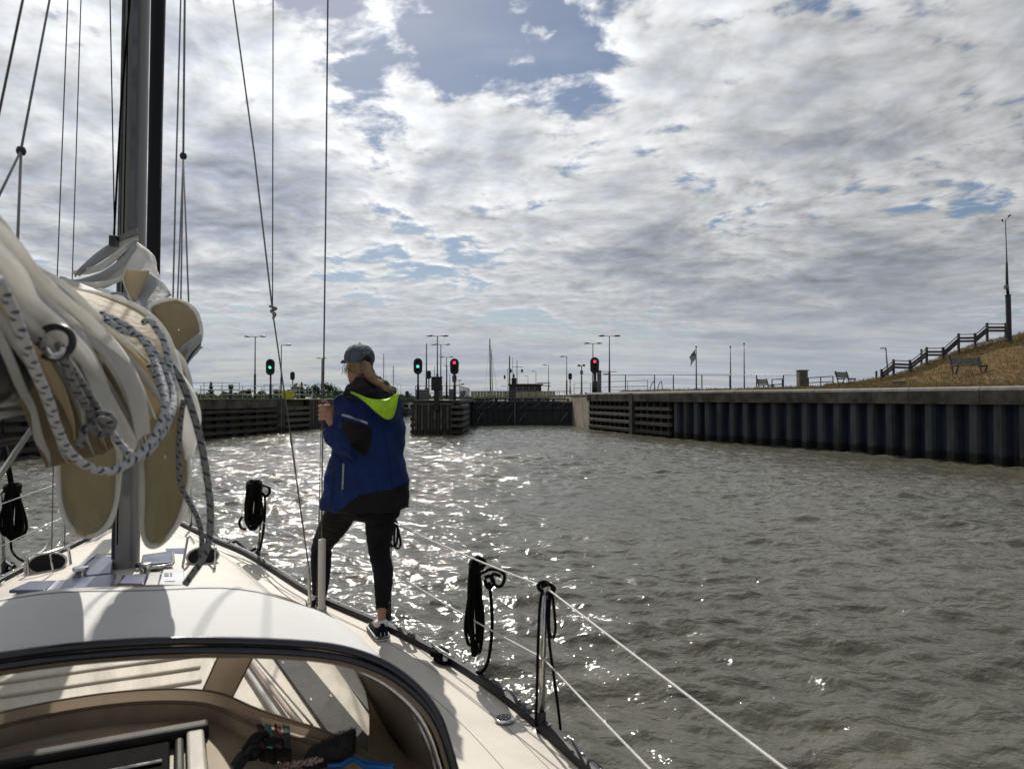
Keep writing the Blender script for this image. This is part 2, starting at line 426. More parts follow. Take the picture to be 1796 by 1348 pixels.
# coping with rounded lip, in long casts with open joints
cuts = [0, s_timber*.5, s_timber+.1, s_timber+6, s_timber+11.5, s_timber+17, s_timber+20.3, s_timber+27, s_timber+34, plen]
for ci, (a, b) in enumerate(zip(cuts, cuts[1:])):
    mb = MB(); secs = []
    nseg = max(2, int((b-a)/1.2))
    for k in range(nseg+1):
        s_ = a+.015+(b-a-.03)*k/nseg; p, t = path_at(WS, s_); inn = Vector((-t.y, t.x, 0)).normalized()
        if inn.x < 0: inn = -inn
        prof = [(-.30, 2.36), (-.32, 2.86), (-.29, 2.99), (-.21, 3.05), (.35, 3.05), (.37, 2.36)]
        secs.append([p+inn*u+Vector((0, 0, z)) for u, z in prof])
    mb.loft(secs); obj('coping', mb, m_concrete, quay)
    mt = MB(); st = []
    for sec in secs:
        inn = (sec[4]-sec[3]).normalized(); st.append([sec[1]-inn*.012+Vector((0, 0, .04)), sec[2]-inn*.012+Vector((0, 0, .01)), sec[3]-inn*.004+Vector((0, 0, .014)), sec[4]+Vector((0, 0, .014)), sec[4]+Vector((0, 0, .002)), sec[3]+inn*.02-Vector((0,0,.004)), sec[2]+inn*.02-Vector((0,0,.01)), sec[1]+inn*.02+Vector((0, 0, .03))])
    mt.loft(st); obj('coping_top', mt, m_coping, quay)
# backing wall
mb = MB(); secs = []
for k in range(81):
    p, t = path_at(WS, plen*k/80); inn = Vector((-t.y, t.x, 0)).normalized(); inn = -inn if inn.x < 0 else inn
    secs.append([p+inn*.62+Vector((0, 0, -1)), p+inn*.62+Vector((0, 0, 2.9)), p+inn*.9+Vector((0, 0, 2.9)), p+inn*.9+Vector((0, 0, -1))])
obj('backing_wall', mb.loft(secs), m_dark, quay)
# sheet piles: a proud rib and a recessed web each
pitch = 1.02; s_ = s_timber+.25
while s_ < plen-1.2:
    p, t = path_at(WS, s_); p2, t2 = path_at(WS, s_+pitch)
    inn = Vector((-t.y, t.x, 0)).normalized(); inn = -inn if inn.x < 0 else inn
    def q(u, d): return p+(p2-p)*u+inn*d
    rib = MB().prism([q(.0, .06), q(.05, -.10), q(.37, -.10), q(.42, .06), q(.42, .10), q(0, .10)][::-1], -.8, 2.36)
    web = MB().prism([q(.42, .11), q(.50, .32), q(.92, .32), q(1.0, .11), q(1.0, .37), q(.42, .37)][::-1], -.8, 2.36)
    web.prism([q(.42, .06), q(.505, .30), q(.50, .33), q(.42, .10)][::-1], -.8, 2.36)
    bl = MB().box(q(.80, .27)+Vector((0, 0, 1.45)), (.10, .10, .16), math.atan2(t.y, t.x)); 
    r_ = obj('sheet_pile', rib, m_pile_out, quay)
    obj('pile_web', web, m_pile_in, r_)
    obj('anchor_plate', bl, m_steel_dark, r_)
    s_ += pitch
# timber fender section
tf = thing('timber_fender', 'timber fender of four heavy horizontal wales on the right quay beside the pale concrete end', 'fender', path_at(WS, s_timber*.5)[0])
for zi, z in enumerate((.28, .85, 1.38, 1.88)):
    for a, b in ((.2, s_timber*.60), (s_timber*.66, s_timber+.0)):
        pa, ta = path_at(WS, a); pb, tb = path_at(WS, b); inn = Vector((-ta.y, ta.x, 0)).normalized(); inn = -inn if inn.x < 0 else inn
        obj('wale', MB().beam(pa-inn*.12+Vector((0, 0, z)), pb-inn*.12+Vector((0, 0, z)), .26, .24), m_timber, tf, bevel=.03)
k = .4
while k < s_timber:
    p, t = path_at(WS, k); inn = Vector((-t.y, t.x, 0)).normalized(); inn = -inn if inn.x < 0 else inn
    big = abs(k-s_timber*.63) < .5
    obj('post', MB().box(p+inn*(.16 if not big else -.1)+Vector((0, 0, 1.0 if not big else 1.35)), (.24 if not big else .5, .26 if not big else .5, 2.6 if not big else 3.2), math.atan2(t.y, t.x)), m_timber_dark, tf)
    k += .95
mb = MB(); pa, ta = path_at(WS, .1); pb, tb = path_at(WS, s_timber+.2); inn = Vector((-ta.y, ta.x, 0)).normalized(); inn = -inn if inn.x < 0 else inn
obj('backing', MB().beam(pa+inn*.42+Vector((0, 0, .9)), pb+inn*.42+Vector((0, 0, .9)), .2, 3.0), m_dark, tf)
# pale concrete quay head at the gate
gh = WS[0]; g1 = atz(1005, 746, 0)
hd = thing('concrete_quay', 'pale concrete quay head between the lock gate and the right timber fender', 'quay wall', g1)
obj('concrete_block', MB().prism([(g1.x, g1.y), (gh.x-.05, gh.y+.1), (gh.x+1.2, gh.y+9), (g1.x+.1, g1.y+11)], -.8, 2.82), m_concrete_light, hd, bevel=.05)
obj('cap_stone', MB().prism([(g1.x-.05, g1.y-.05), (gh.x-.08, gh.y+.05), (gh.x+1.2, gh.y+9), (g1.x+.1, g1.y+11)], 2.824, 2.96), m_coping, hd, bevel=.03)

# ------------------------------------------------------------------ ground behind the quay and the dike
def zr_of_b(b):
    px = 898+b*FOC
    xs = [1035, 1300, 1440, 1500, 1560, 1600, 1660, 1700, 1764, 1796, 1900, 2200, 3000]
    ys = [691, 684, 677.5, 673, 662, 650, 624, 609, 592.5, 586, 566, 520, 500]
    y = np.interp(px, xs, ys); return CAMZ+(HORIZON-y)/FOC*48
def yw_of_b(b):
    best = None
    for a, c in zip(WS, WS[1:]):
        fa = a.x-b*a.y; fc = c.x-b*c.y
        if fa*fc <= 0 and fa != fc:
            t = fa/(fa-fc); best = a.y+(c.y-a.y)*t; break
    return best if best is not None else (WS[0].y if b < .2 else 4.0)
def ground_h(x, y):
    b = x/max(y, .5); yw = yw_of_b(b)+.6
    if yw > 46: t = min(1, max(0, (y-yw)/20)); return 3.0+(zr_of_b(b)-3.0)*t
    t = (y-yw)/(48-yw)
    z = 3.03+(zr_of_b(b)-3.03)*(max(t, 0)**1.5 if t < 1 else 1)
    return z if t < 1 else z - min(1.2, (y-48)*.03)
def build_hill():
    bs = np.linspace(.115, 2.2, 150); rows = []
    for b in bs:
        yw = yw_of_b(b)+.36/max(.5, 1); row = []
        for t in list(np.linspace(0, 1, 26)) + [1.05, 1.12, 1.3, 1.6, 2.2, 3.5, 6]:
            y = yw+(48-yw)*t if yw < 46 else yw+12*t
            x = b*y; z = ground_h(x, y) if y > yw+.6 else 3.02
            z += .05*math.sin(x*1.7)*math.cos(y*1.3)*min(1, max(0, t)*3)
            row.append((x, y, z))
        rows.append(row)
    o = obj('hill', MB(smooth=True).grid(rows), m_grass); tag(o, kind='structure')
build_hill()
# far land all round
def slab(name, poly, z0, z1, m):
    o = obj(name, MB().prism(poly, z0, z1), m); tag(o, kind='structure'); return o
m_land = mat('far_land', (.09, .10, .05), .95, vscale=.05, col2=(.13, .12, .07))
slab('ground', [(-2500, 135), (2500, 135), (2500, 3500), (-2500, 3500)], -1, 2.2, m_land)
# right side level ground further back (behind the gate)
slab('pavement', [(6.9, 62.5), (13, 50), (60, 50), (60, 134.9), (6.9, 134.9)], -1, 2.80, m_land)

# ------------------------------------------------------------------ left quay
LW = [atz(*q, 0) for q in ((0, 806), (355, 770), (486, 758), (600, 746))]
LT = 2.52
left = thing('quay_wall', 'low dark quay wall with timber rubbing wales along the left bank', 'quay wall', LW[1])
Lp = [LW[0]+(LW[0]-LW[1]).normalized()*14, LW[0], LW[1], LW[2]]
LE = LW[2]; LF = LW[3]; LG = Vector((LF.x+.6, 134, 0))
def lbeam(mb, a, b, off, z, wd, ht): 
    t = (b-a).normalized(); outw = Vector((t.y, -t.x, 0)); outw = outw if outw.x > 0 else -outw
    return mb.beam(a+outw*off+Vector((0, 0, z)), b+outw*off+Vector((0, 0, z)), wd, ht)
for a, b in zip(Lp, Lp[1:]):
    obj('concrete_band', lbeam(MB(), a, b, -.2, 2.2, .5, .62), m_concrete, left)
    obj('coping_top', lbeam(MB(), a, b, -.22, 2.535, .62, .05), m_coping, left)
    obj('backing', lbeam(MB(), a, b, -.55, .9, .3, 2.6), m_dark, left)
    for z in (.3, .78, 1.25, 1.68):
        n = max(1, int((b-a).length/5)); 
        for i in range(n):
            obj('wale', lbeam(MB(), a+(b-a)*(i/n), a+(b-a)*((i+.985)/n), .05, z, .24, .22), m_timber_dark, left, bevel=.02)
    L = (b-a).length; k = 0
    while k < L:
        obj('post', lbeam(MB(), a+(b-a)*(k/L), a+(b-a)*((k+.25)/L), -.22, .85, .3, 2.1), m_timber_dark, left); k += 1.6
# corner post, short wales, then vertical piles into the left chamber
for kx, wd in ((0, .5), (.45, .3)):
    p = LE+(LF-LE).normalized()*(kx+.1); obj('corner_post', MB().box(p+Vector((.1, 0, 1.15)), (.4, wd*.7, 2.9)), m_timber, left)
a, b = LE+(LF-LE)*.08, LE+(LF-LE)*.42
for z in (.35, .85, 1.35, 1.8): obj('wale', lbeam(MB(), a, b, .1, z, .24, .26), m_timber, left, bevel=.02)
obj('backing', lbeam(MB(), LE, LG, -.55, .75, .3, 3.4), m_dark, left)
obj('coping_top', lbeam(MB(), LE, LF, -.3, 2.50, .8, .05), m_coping, left)
obj('coping_top', lbeam(MB(), LF, LG, -.3, 2.50, .8, .05), m_coping, left)
L = (LF-LE).length; k = L*.44
while k < L+22:
    p = LE+(LF-LE).normalized()*k if k < L else LF+(LG-LF).normalized()*(k-L)
    obj('vertical_pile', MB().prism([(p.x-.3, p.y-.28), (p.x+.12, p.y-.28), (p.x+.12, p.y+.28), (p.x-.3, p.y+.28)], -.8, 2.46), m_timber if int(k*3) % 3 else m_timber_dark, left); k += .62
slab('pavement', [(Lp[0].x-.4, Lp[0].y), (LW[1].x-.4, LW[1].y), (LE.x-.4, LE.y), (LF.x-.4, LF.y), (LG.x-.4, 134.9), (-90, 134.9), (-90, Lp[0].y)][::-1], -1, 2.5, m_land)

# ------------------------------------------------------------------ island pier between the two chambers
ix0, ix1, iy0 = atz(722, 762, 0).x, atz(808, 762, 0).x, atz(760, 762, 0).y
pier = thing('lock_pier', 'timber faced island pier between the lock chambers, carrying the signal lights', 'pier', ((ix0+ix1)/2, iy0, 0))
iw = ix1-ix0
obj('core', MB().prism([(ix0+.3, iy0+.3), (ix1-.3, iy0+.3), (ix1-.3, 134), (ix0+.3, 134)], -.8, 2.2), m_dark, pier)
obj('deck', MB().prism([(ix0+.1, iy0+.1), (ix1-.1, iy0+.1), (ix1-.1, 134), (ix0+.1, 134)], 2.204, 2.46), m_timber_dark, pier, bevel=.03)
nx = 13; fx0, fx1 = ix0+.08, ix0+iw*.80
for i in range(nx):
    x = fx0+(fx1-fx0)*i/(nx-1); wv = .07+.03*((i*7) % 3)
    obj('pile', MB().box((x, iy0-.02-.05*(i % 2), .72), (.18, .2, 2.8)), m_timber if i % 2 else m_timber_dark, pier, bevel=.015)
obj('cap_beam', MB().box(((fx0+fx1)/2, iy0-.04, 2.16), (fx1-fx0+.3, .34, .1)), m_timber, pier, bevel=.01)
for z in (.2, .65, 1.1, 1.55, 2.0):
    for sx, xe in ((1, ix1), (-1, ix0)):
        pts = [(xe-sx*.72, iy0-.1, z), (xe-sx*.3, iy0-.04, z), (xe-sx*.05, iy0+.25, z), (xe, iy0+.7, z), (xe, iy0+8, z)]
        if sx < 0: pts = pts[1:]
        P = spline(pts, 4); mb = MB(); secs = []
        for q in range(len(P)):
            t = (P[min(q+1, len(P)-1)]-P[max(q-1, 0)]).normalized(); o_ = Vector((t.y, -t.x, 0))*(sx)
            secs.append([P[q]+o_*.13+Vector((0, 0, .11)), P[q]-o_*.13+Vector((0, 0, .11)), P[q]-o_*.13-Vector((0, 0, .11)), P[q]+o_*.13-Vector((0, 0, .11))])
        obj('wale', mb.loft(secs), m_timber_dark if sx < 0 else m_timber, pier)

# ------------------------------------------------------------------ lock gate
gl = Vector((ix1-.2, 68.5, 0)); gr = Vector((g1.x+.05, 68.8, 0)); gm = Vector((at(903, 700, 70).x, 70.6, 0)); GT = 2.22
gate = thing('lock_gate', 'closed pair of dark steel lock gates between the pier and the right quay', 'lock gate', gm)
for a, b in ((gl, gm-Vector((.04, 0, 0))), (gm+Vector((.04, 0, 0)), gr)):
    lf = obj('gate_leaf', MB().beam(a+Vector((0, 0, .7)), b+Vector((0, 0, .7)), .3, 3.0), m_gate, gate)
    t = (b-a).normalized(); nn = Vector((t.y, -t.x, 0)); L = (b-a).length
    for z in (.12, 1.6, 2.14): obj('girder', MB().beam(a+nn*.24+Vector((0, 0, z)), b+nn*.24+Vector((0, 0, z)), .16, .16), m_steel_dark, lf)
    for i in range(7): 
        p = a+(b-a)*((i+.5)/7)+nn*.2; obj('rib', MB().beam(p+Vector((0, 0, 0)), p+Vector((0, 0, 2.1)), .1, .12), m_steel_dark, lf)
    for i in (0, 5):
        p = a+(b-a)*((i+.6)/7)+nn*.25; p2 = a+(b-a)*((i+1.5)/7)+nn*.25
        obj('brace', MB().beam(p+Vector((0, 0, .3)), p2+Vector((0, 0, 1.2)), .08, .1), m_steel_grey, lf)
    obj('walkway', MB().beam(a-nn*.1+Vector((0, 0, 2.28)), b-nn*.1+Vector((0, 0, 2.28)), 1.0, .06), m_steel_dark, gate)
    rl = MB()
    for z in (2.75, 3.25): rl.tube([a+nn*.3+Vector((0, 0, z)), b+nn*.3+Vector((0, 0, z))], .022, 5)
    for i in range(9):
        p = a+(b-a)*(i/8)+nn*.3; rl.tube([p+Vector((0, 0, 2.3)), p+Vector((0, 0, 3.28))], .022, 5)
    obj('handrail', rl, m_steel_grey, gate)
    # machinery clutter on the gate's head
    for i in range(9):
        p = a+(b-a)*random.uniform(.06, .94); obj('fitting', MB().box(p+Vector((0, .2, 2.42)), (random.uniform(.15, .5), .25, random.uniform(.15, .38))), random.choice([m_steel_dark, m_steel_grey, m_gate]), gate)
    for i in range(4):
        p = a+(b-a)*(.1+.22*i)+nn*.34; obj('strut', MB().beam(p+Vector((0, 0, 1.65)), p+t*.8+Vector((0, 0, 2.15)), .05, .06), m_steel_grey, lf)
obj('mitre_post', MB().box(gm+Vector((0, -.2, .8)), (.12, .3, 3.0)), m_steel_grey, gate)
# cream boards on the footbridge rail just behind the gate
fb = thing('footbridge', 'footbridge behind the lock gates hung with cream weathered boards', 'footbridge', at(900, 697, 73))
for (x0, x1, yt) in ((826, 893, 685.5), (905, 974, 686)):
    n = 12 if x0 < 900 else 13
    for i in range(n):
        a = at(x0+(x1-x0)*i/n, 691, 73); b = at(x0+(x1-x0)*(i+.93)/n, 691, 73); zt = at(x0, yt, 73).z; zb = at(x0, 697.5, 73).z
        obj('board', MB().box(((a.x+b.x)/2, 73-.02*(i % 2), (zt+zb)/2), (b.x-a.x, .04, zt-zb)), m_cream, fb)
a = at(812, 697, 73.2); b = at(1000, 697, 73.2)
obj('deck', MB().box(((a.x+b.x)/2, 73.7, 2.5), (b.x-a.x, 1.2, .12)), m_steel_dark, fb)
rl = MB(); 
for z in (2.9, 3.3): rl.tube([(a.x, 73.1, z), (b.x, 73.1, z)], .025, 5)
for i in range(11): x = a.x+(b.x-a.x)*i/10; rl.tube([(x, 73.1, 2.5), (x, 73.1, 3.35)], .025, 5)
obj('handrail', rl, m_steel_grey, fb)
# ================================================================== LAMPS, SIGNALS, FENCES
LAMPZ = 8.65
def lampdist(py): return (LAMPZ-CAMZ)*FOC/(HORIZON-py)
def make_lamp(arms, label, loc, zb):
    """street lamp; arms: list of (dx, length) arm directions"""
    t = thing('street_lamp', label, 'street lamp', (loc[0], loc[1], zb), 'street lamps along the lock')
    b = Vector((loc[0], loc[1], zb)); H = LAMPZ-zb
    obj('pole', MB(smooth=True).tube([b, b+Vector((0, 0, H*.40)), b+Vector((0, 0, H*.405)), b+Vector((0, 0, H))], [.115, .11, .07, .045], 8), m_steel_dark, t)
    for dx, L in arms:
        top = b+Vector((0, 0, H-.02))
        obj('arm', MB(smooth=True).tube([top-Vector((0, 0, .02)), top+Vector((dx*L*.5, 0, .05)), top+Vector((dx*L*.6, 0, .04))], .03, 6), m_steel_dark, t)
        hd = MB(smooth=True); c = top+Vector((dx*L*.75, 0, .02)); secs = []
        for u, w_, h_ in ((-.32, .04, .03), (-.22, .11, .07), (0, .15, .09), (.22, .12, .07), (.34, .03, .03)):
            secs.append([c+Vector((dx*u, math.cos(a)*w_, math.sin(a)*h_+.02)) for a in [2*math.pi*k/8 for k in range(8)]])
        obj('lamp_head', hd.loft(secs), m_steel_grey, t)
    return t
for px, py, arms, lab in (
    (447, 590, ((-1, 1.0), (1, 1.0)), 'tall double street lamp on the left quay beside the green signal'),
    (493, 605, ((1, 1.1),), 'single arm street lamp behind the left green signal'),
    (564, 628, ((-1, .6), (1, .6)), 'distant lamp on the left quay right behind the bright steel stay'),
    (767, 589, ((-1, 1.0), (1, 1.0)), 'tallest double lamp above the island pier'),
    (773, 604, ((-1, 1.0), (1, 1.0)), 'second double lamp above the island pier, just right of the tallest'),
    (783, 626, ((-1, 1.0), (1, .9)), 'third smaller double lamp on the pier, left of the red signal'),
    (784, 641, ((1, .9), (-1, .5)), 'smallest lamp on the pier, lowest of the four left of the red signal'),
    (1069, 589, ((-1, 1.0), (1, 1.0)), 'tall double street lamp just right of the right red signal'),
    (1040, 602, ((-1, .9), (1, .9)), 'double street lamp rising out of the top of the right red signal'),
    (994, 625, ((-1, .95),), 'single arm lamp left of the small unlit signal on the right quay'),
    (962, 640, ((-1, .95),), 'single arm lamp just right of the wheelhouse roof'),
    (940, 651, ((-1, .9),), 'single arm lamp rising behind the right end of the wheelhouse roof'),
    (926, 659, ((-1, .9),), 'furthest tiny lamp above the middle of the wheelhouse roof'),
    (697, 673, ((-1, .9), (1, .9)), 'tiny far double lamp in the open lock, left of the pier'),
    (703, 674, ((-1, .9), (1, .9)), 'tiny far double lamp nearest the pier in the open lock')):
    Y = lampdist(py); p = at(px, 690, Y); zb = 2.46 if px < 800 else 2.8
    make_lamp(arms, lab, (p.x, Y), zb)
def make_signal(label, px, py, Y, zb, lit=None, S=1.0, post=.07, group='lock signals'):
    c = at(px, py, Y); t = thing('lock_signal', label, 'signal light', (c.x, Y, zb), group)
    H_, W_ = 1.2*S, .66*S
    def stadium(k, y):
        out_ = []; r = W_/2*k; hh = (H_/2-W_/2)
        for i in range(20):
            a = 2*math.pi*i/20; out_.append(c+Vector((r*math.cos(a), y, r*math.sin(a)+(hh if math.sin(a) >= 0 else -hh))))
        return out_
    obj('backboard', MB().loft([stadium(1, .03), stadium(1, -.02), stadium(.9, -.05)]), m_black, t)
    obj('housing', MB().box(c+Vector((0, .14, 0)), (.34*S, .24, .9*S)), m_steel_dark, t)
    zl = (.28, -.02, -.30) 
    for i, z in enumerate(zl):
        on = (lit == 'red' and i == 0) or (lit == 'green' and i == 1)
        mt = {'red': m_red_on, 'green': m_green_on}[lit] if on else m_lens_off
        if lit is None: continue
        obj('lens', MB(smooth=True).lathe(c+Vector((0, -.055, z*S)), [(.001, .035), (.06*S*(1.3 if on else 1), .03), (.088*S*(1.3 if on else 1), 0)], 14, (0, -1, 0)), mt, t)
        obj('hood', MB(smooth=True).grid([[c+Vector((.12*S*math.cos(a), -.05-dd, z*S+.12*S*math.sin(a))) for a in [math.pi*k/8 for k in range(9)]] for dd in (0, .16)]), m_black, t)
    obj('post', MB(smooth=True).tube([(c.x, Y+.1, zb), (c.x, Y+.1, zb+(c.z-zb)*.45), (c.x, Y+.1, zb+(c.z-zb)*.46), (c.x, Y+.1, c.z-.3*S)], [post*1.4, post*1.4, post, post], 8), m_steel_dark, t)
    return t
make_signal('big signal with a faint green light on the left quay beside the double lamp', 474, 643.5, 54, 2.5, 'green', 1.03)
make_signal('big signal showing a green light at the left end of the pier', 733, 642, 52.5, 2.45, 'green', 1.0)
make_signal('big signal showing a red light on the right half of the pier', 797, 642.5, 52.5, 2.45, 'red', 1.0)
make_signal('big signal showing a red light on a thick post on the right quay', 1043, 640.5, 61, 2.9, 'red', 1.17, .16)
for px, py, Y, S, zb, lab in ((513, 659, 78, .78, 2.5, 'small unlit signal seen from behind on the left quay'), (752, 657, 80, .80, 2.46, 'small unlit signal behind the thin mast on the pier'),
                     (797, 664, 84, .80, 2.46, 'small unlit signal below and behind the red signal of the pier'), (1000, 660, 84, .68, 2.8, 'small unlit signal on the right quay above the gate end'),
                     (714, 691.5, 110, .9, 2.2, 'tiny far unlit signal in the gap left of the pier')):
    make_signal(lab, px, py, Y, zb, None, S, .06, 'unlit signals seen from behind')
# grey mast and bracket next to the right-hand signal
c = at(1051, 690, 61.4); t = thing('service_post', 'pale grey box post with a small arm behind the right red signal', 'post', (c.x, 61.4, 2.9))
obj('column', MB().box((c.x, 61.4, 3.95), (.34, .3, 2.1)), m_steel_grey, t, bevel=.02)
obj('arm', MB().box((c.x+.75, 61.4, 4.88), (1.5, .05, .05)), m_steel_grey, t); obj('floodlight', MB().box((c.x+.55, 61.3, 4.66), (.42, .3, .1)), m_steel_dark, t, bevel=.02)
# black kiosk on a post in front of the pier
c = at(766, 673, 50.6); t = thing('black_cabinet', 'square black cabinet on a broad dark post at the front edge of the pier', 'cabinet', (c.x, 50.6, 2.0))
obj('cabinet', MB().box((c.x, 50.6, at(766, 673, 50.6).z), (.74, .5, .92)), m_black, t, bevel=.03)
obj('cap', MB().box((c.x, 50.6, at(766, 661.2, 50.6).z), (.82, .58, .05)), m_black, t)
obj('post', MB().box((c.x, 50.6, 2.45), (.34, .3, 1.4)), m_black, t)
# tiny traffic mirror / dish
c = at(812, 689, 66); t = thing('round_mirror', 'round pale mirror on a thin pole between the pier and the gate', 'mirror', (c.x, 66, 2.3))
obj('pole', MB().tube([(c.x, 66, 2.2), (c.x, 66, c.z)], .03, 6), m_steel_grey, t)
obj('mirror', MB(smooth=True).lathe(c, [(.001, .09), (.2, .06), (.28, 0), (.27, -.03), (.001, -.03)], 16, (.3, -1, .1)), m_steel_grey, t)
# floodlight mast + tall plain masts
def mast_thing(label, px, ytop, Y, zb, r, name='flagpole', cat='pole', top=None, lean=0, m=None, group=None):
    p = at(px, ytop, Y); b = Vector((p.x+lean, Y, zb)); t = thing(name, label, cat, b, group)
    obj('pole', MB(smooth=True).tube([b, b.lerp(p, .5), p], [r*1.3, r, r*.6], 8), m or m_steel_grey, t)
    if top == 'flood':
        obj('crossbar', MB().box(p+Vector((0, 0, -.05)), (.9, .08, .08)), m_steel_dark, t)
        for d in (-.35, .3): obj('floodlight', MB().box(p+Vector((d, -.1, .12-abs(d)*.3)), (.34, .2, .26), Matrix.Rotation(.4*d, 3, 'Y')), m_steel_dark, t)
        obj('bracket', MB().box(p+Vector((0, 0, -.9)), (.36, .36, .5)), m_steel_grey, t)
    elif top == 'finial': obj('finial', MB(smooth=True).lathe(p, [(.001, -.1), (.08, -.05), (.09, .02), (.001, .1)], 8), m_steel_dark, t)
    return t
mast_thing('slim pole with small floodlights between the two right quay signals', 1020, 641, 95, 2.8, .10, 'floodlight_mast', 'mast', 'flood')
mast_thing('tall bare pole right of the flag on the right quay', 1281, 608, 66, 3.0, .055, top='finial')
mast_thing('taller bare pole, second to the right of the flag', 1305, 603, 66, 3.0, .055, top='finial')
mast_thing('tall thin mast rising at the left half of the pier', 748, 602, 92, 2.4, .10, 'slim_mast', 'mast')
mast_thing('short thin antenna pole between pier lamp and black cabinet', 762, 642, 90, 2.4, .05, 'antenna_pole', 'antenna')
mast_thing('thin white pole just right of the third pier lamp', 789, 655, 72, 2.4, .04, 'antenna_pole', 'antenna')
# small racks of white instruments right of the red signal
c = at(804, 690, 60); t = thing('sensor_frame', 'thin white sensor rack right behind the red pier signal', 'sensor rack', (c.x, 60, 2.45))
fm = MB()
for dx in (-.22, .1): fm.tube([(c.x+dx, 60, 2.45), (c.x+dx, 60, 4.1)], .02, 5)
for z in (3.2, 3.7): fm.tube([(c.x-.35, 60, z), (c.x+.45, 60, z)], .018, 5)
obj('frame', fm, m_white_rail, t); obj('sensor', MB().box((c.x+.35, 60, 3.78), (.3, .1, .07)), m_steel_grey, t); obj('sensor', MB().box((c.x+.1, 60, 4.1), (.34, .1, .06)), m_steel_grey, t)
# flag
t = mast_thing('flagpole with a dark flag drooping to its left on the right quay', 1221, 608, 66, 3.0, .06, 'flagpole', 'flagpole', 'finial')
p = at(1221, 612, 66); fl = MB(smooth=True); rows = []
outline = [(612, -1, 0), (617, -5, .1), (622, -8, .2), (627, -11, .1), (632, -9, .3), (637, -10, .2), (643, -10.5, .1)]
for i, (yy, dx, f) in enumerate(outline):
    row = []
    for k in range(7):
        u = k/6; q = at(1220.5+dx*u, yy-(1-u)*(yy-612)*.45, 66); row.append(q+Vector((0, .22*math.sin(u*6+i*.9), 0)))
    rows.append(row)
obj('flag', fl.grid(rows), m_flag, t)

# railings ------------------------------------------------------------------------------
def railing(name, label, pts, zs, h, post_every, m, r=.022, rails=(1.0, .5), cat='railing', group=None, mesh=False, postr=None):
    t = thing(name, label, cat, pts[0], group); P = [Vector(p) for p in pts]
    for k in rails: obj('rail', MB(smooth=True).tube([p+Vector((0, 0, h*k)) for p in P], r, 5), m, t)
    L = sum((b-a).length for a, b in zip(P, P[1:])); n = max(1, round(L/post_every))
    for i in range(n+1):
        p, _ = path_at(P, L*i/n-1e-4); obj('post', MB().tube([p, p+Vector((0, 0, h+.01))], postr or r*1.2, 5), m, t)
    return t
# long wire fence on the right quay: posts at the bearings of the photograph
def qz(px, Y, z=3.02): a = at(px, 690, Y); return Vector((a.x, Y, z))
fpx = [1069, 1097, 1148, 1181, 1231, 1280, 1327, 1374, 1405]; fY = [60, 60, 60, 59.5, 58.5, 57, 55, 53, 52]
t = thing('wire_fence', 'long thin wire fence with slender posts along the top of the right quay', 'fence', qz(1069, 60))
tops = []
for px, Y in zip(fpx, fY):
    b = qz(px, Y); tp = at(px, 657.5, Y); tops.append(tp); obj('post', MB().tube([b, tp], .045, 6), m_steel_dark, t)
obj('top_wire', MB().tube(tops, .022, 4), m_steel_grey, t)
obj('bottom_wire', MB().tube([Vector((p.x, p.y, 3.25)) for p in tops], .014, 4), m_steel_grey, t)
railing('quay_railing', 'low railing on the concrete quay head near the right red signal', [qz(1007, 66, 2.96), qz(1030, 62.5, 2.96), qz(1136, 58, 3.05)], 0, 1.0, 2.0, m_steel_grey, .02, (1.0, .55), 'railing')
# ladder hoops
t = thing('ladder_hoops', 'pair of bent ladder handrails on the right quay above the timber fender', 'ladder', qz(1148, 50))
for px in (1143, 1156):
    P = spline([at(px-4, 689, 50), at(px-1, 676, 50), at(px+3, 668.5, 50), at(px+5, 675, 50), at(px+6, 689, 50)], 6); obj('hoop', MB(smooth=True).tube(P, .03, 6), m_steel_grey, t)
# left railings and yellow banner
railing('quay_railing', 'white steel railing along the left quay in front of the trees', [(at(352, 690, 55).x, 55, 2.55), (at(440, 690, 56).x, 56, 2.55), (at(548, 690, 60).x, 60, 2.55)], 0, 1.0, 1.6, m_white_rail, .022, (1.0, .66, .33), 'railing')
railing('quay_railing', 'higher white gate railing on the left quay near the yellow banner', [(at(463, 690, 58).x, 58, 2.55), (at(541, 690, 58).x, 58, 2.55)], 0, 1.15, .8, m_white_rail, .022, (1.0, .66, .33), 'railing')
railing('dike_fence', 'thin tall wire fence far left against the sky beside the bushes', [(at(325, 690, 95).x, 95, 2.4), (at(420, 690, 100).x, 100, 2.4)], 0, 2.3, 2.6, m_steel_dark, .03, (1.0, .6), 'fence')
c = at(505.5, 693, 57.5); t = thing('yellow_banner', 'yellow banner tied to the white railing on the left quay', 'banner', c)
mb = MB(smooth=True); mb.grid([[c+Vector((-.5+i*.11, -.04+.02*math.sin(i*2.1), z)) for i in range(10)] for z in (-.38, 0, .36)]); obj('cloth', mb, m_yellow, t)
# black small beacon box far left
c = at(405, 680, 100); t = thing('beacon_post', 'small dark square tower far left between the trees', 'tower', (c.x, 100, 2.2))
obj('post', MB().box((c.x, 100, 3.2), (.35, .35, 2.0)), m_steel_dark, t); obj('head', MB().box((c.x, 100, 4.2), (.55, .45, .6)), m_steel_dark, t)
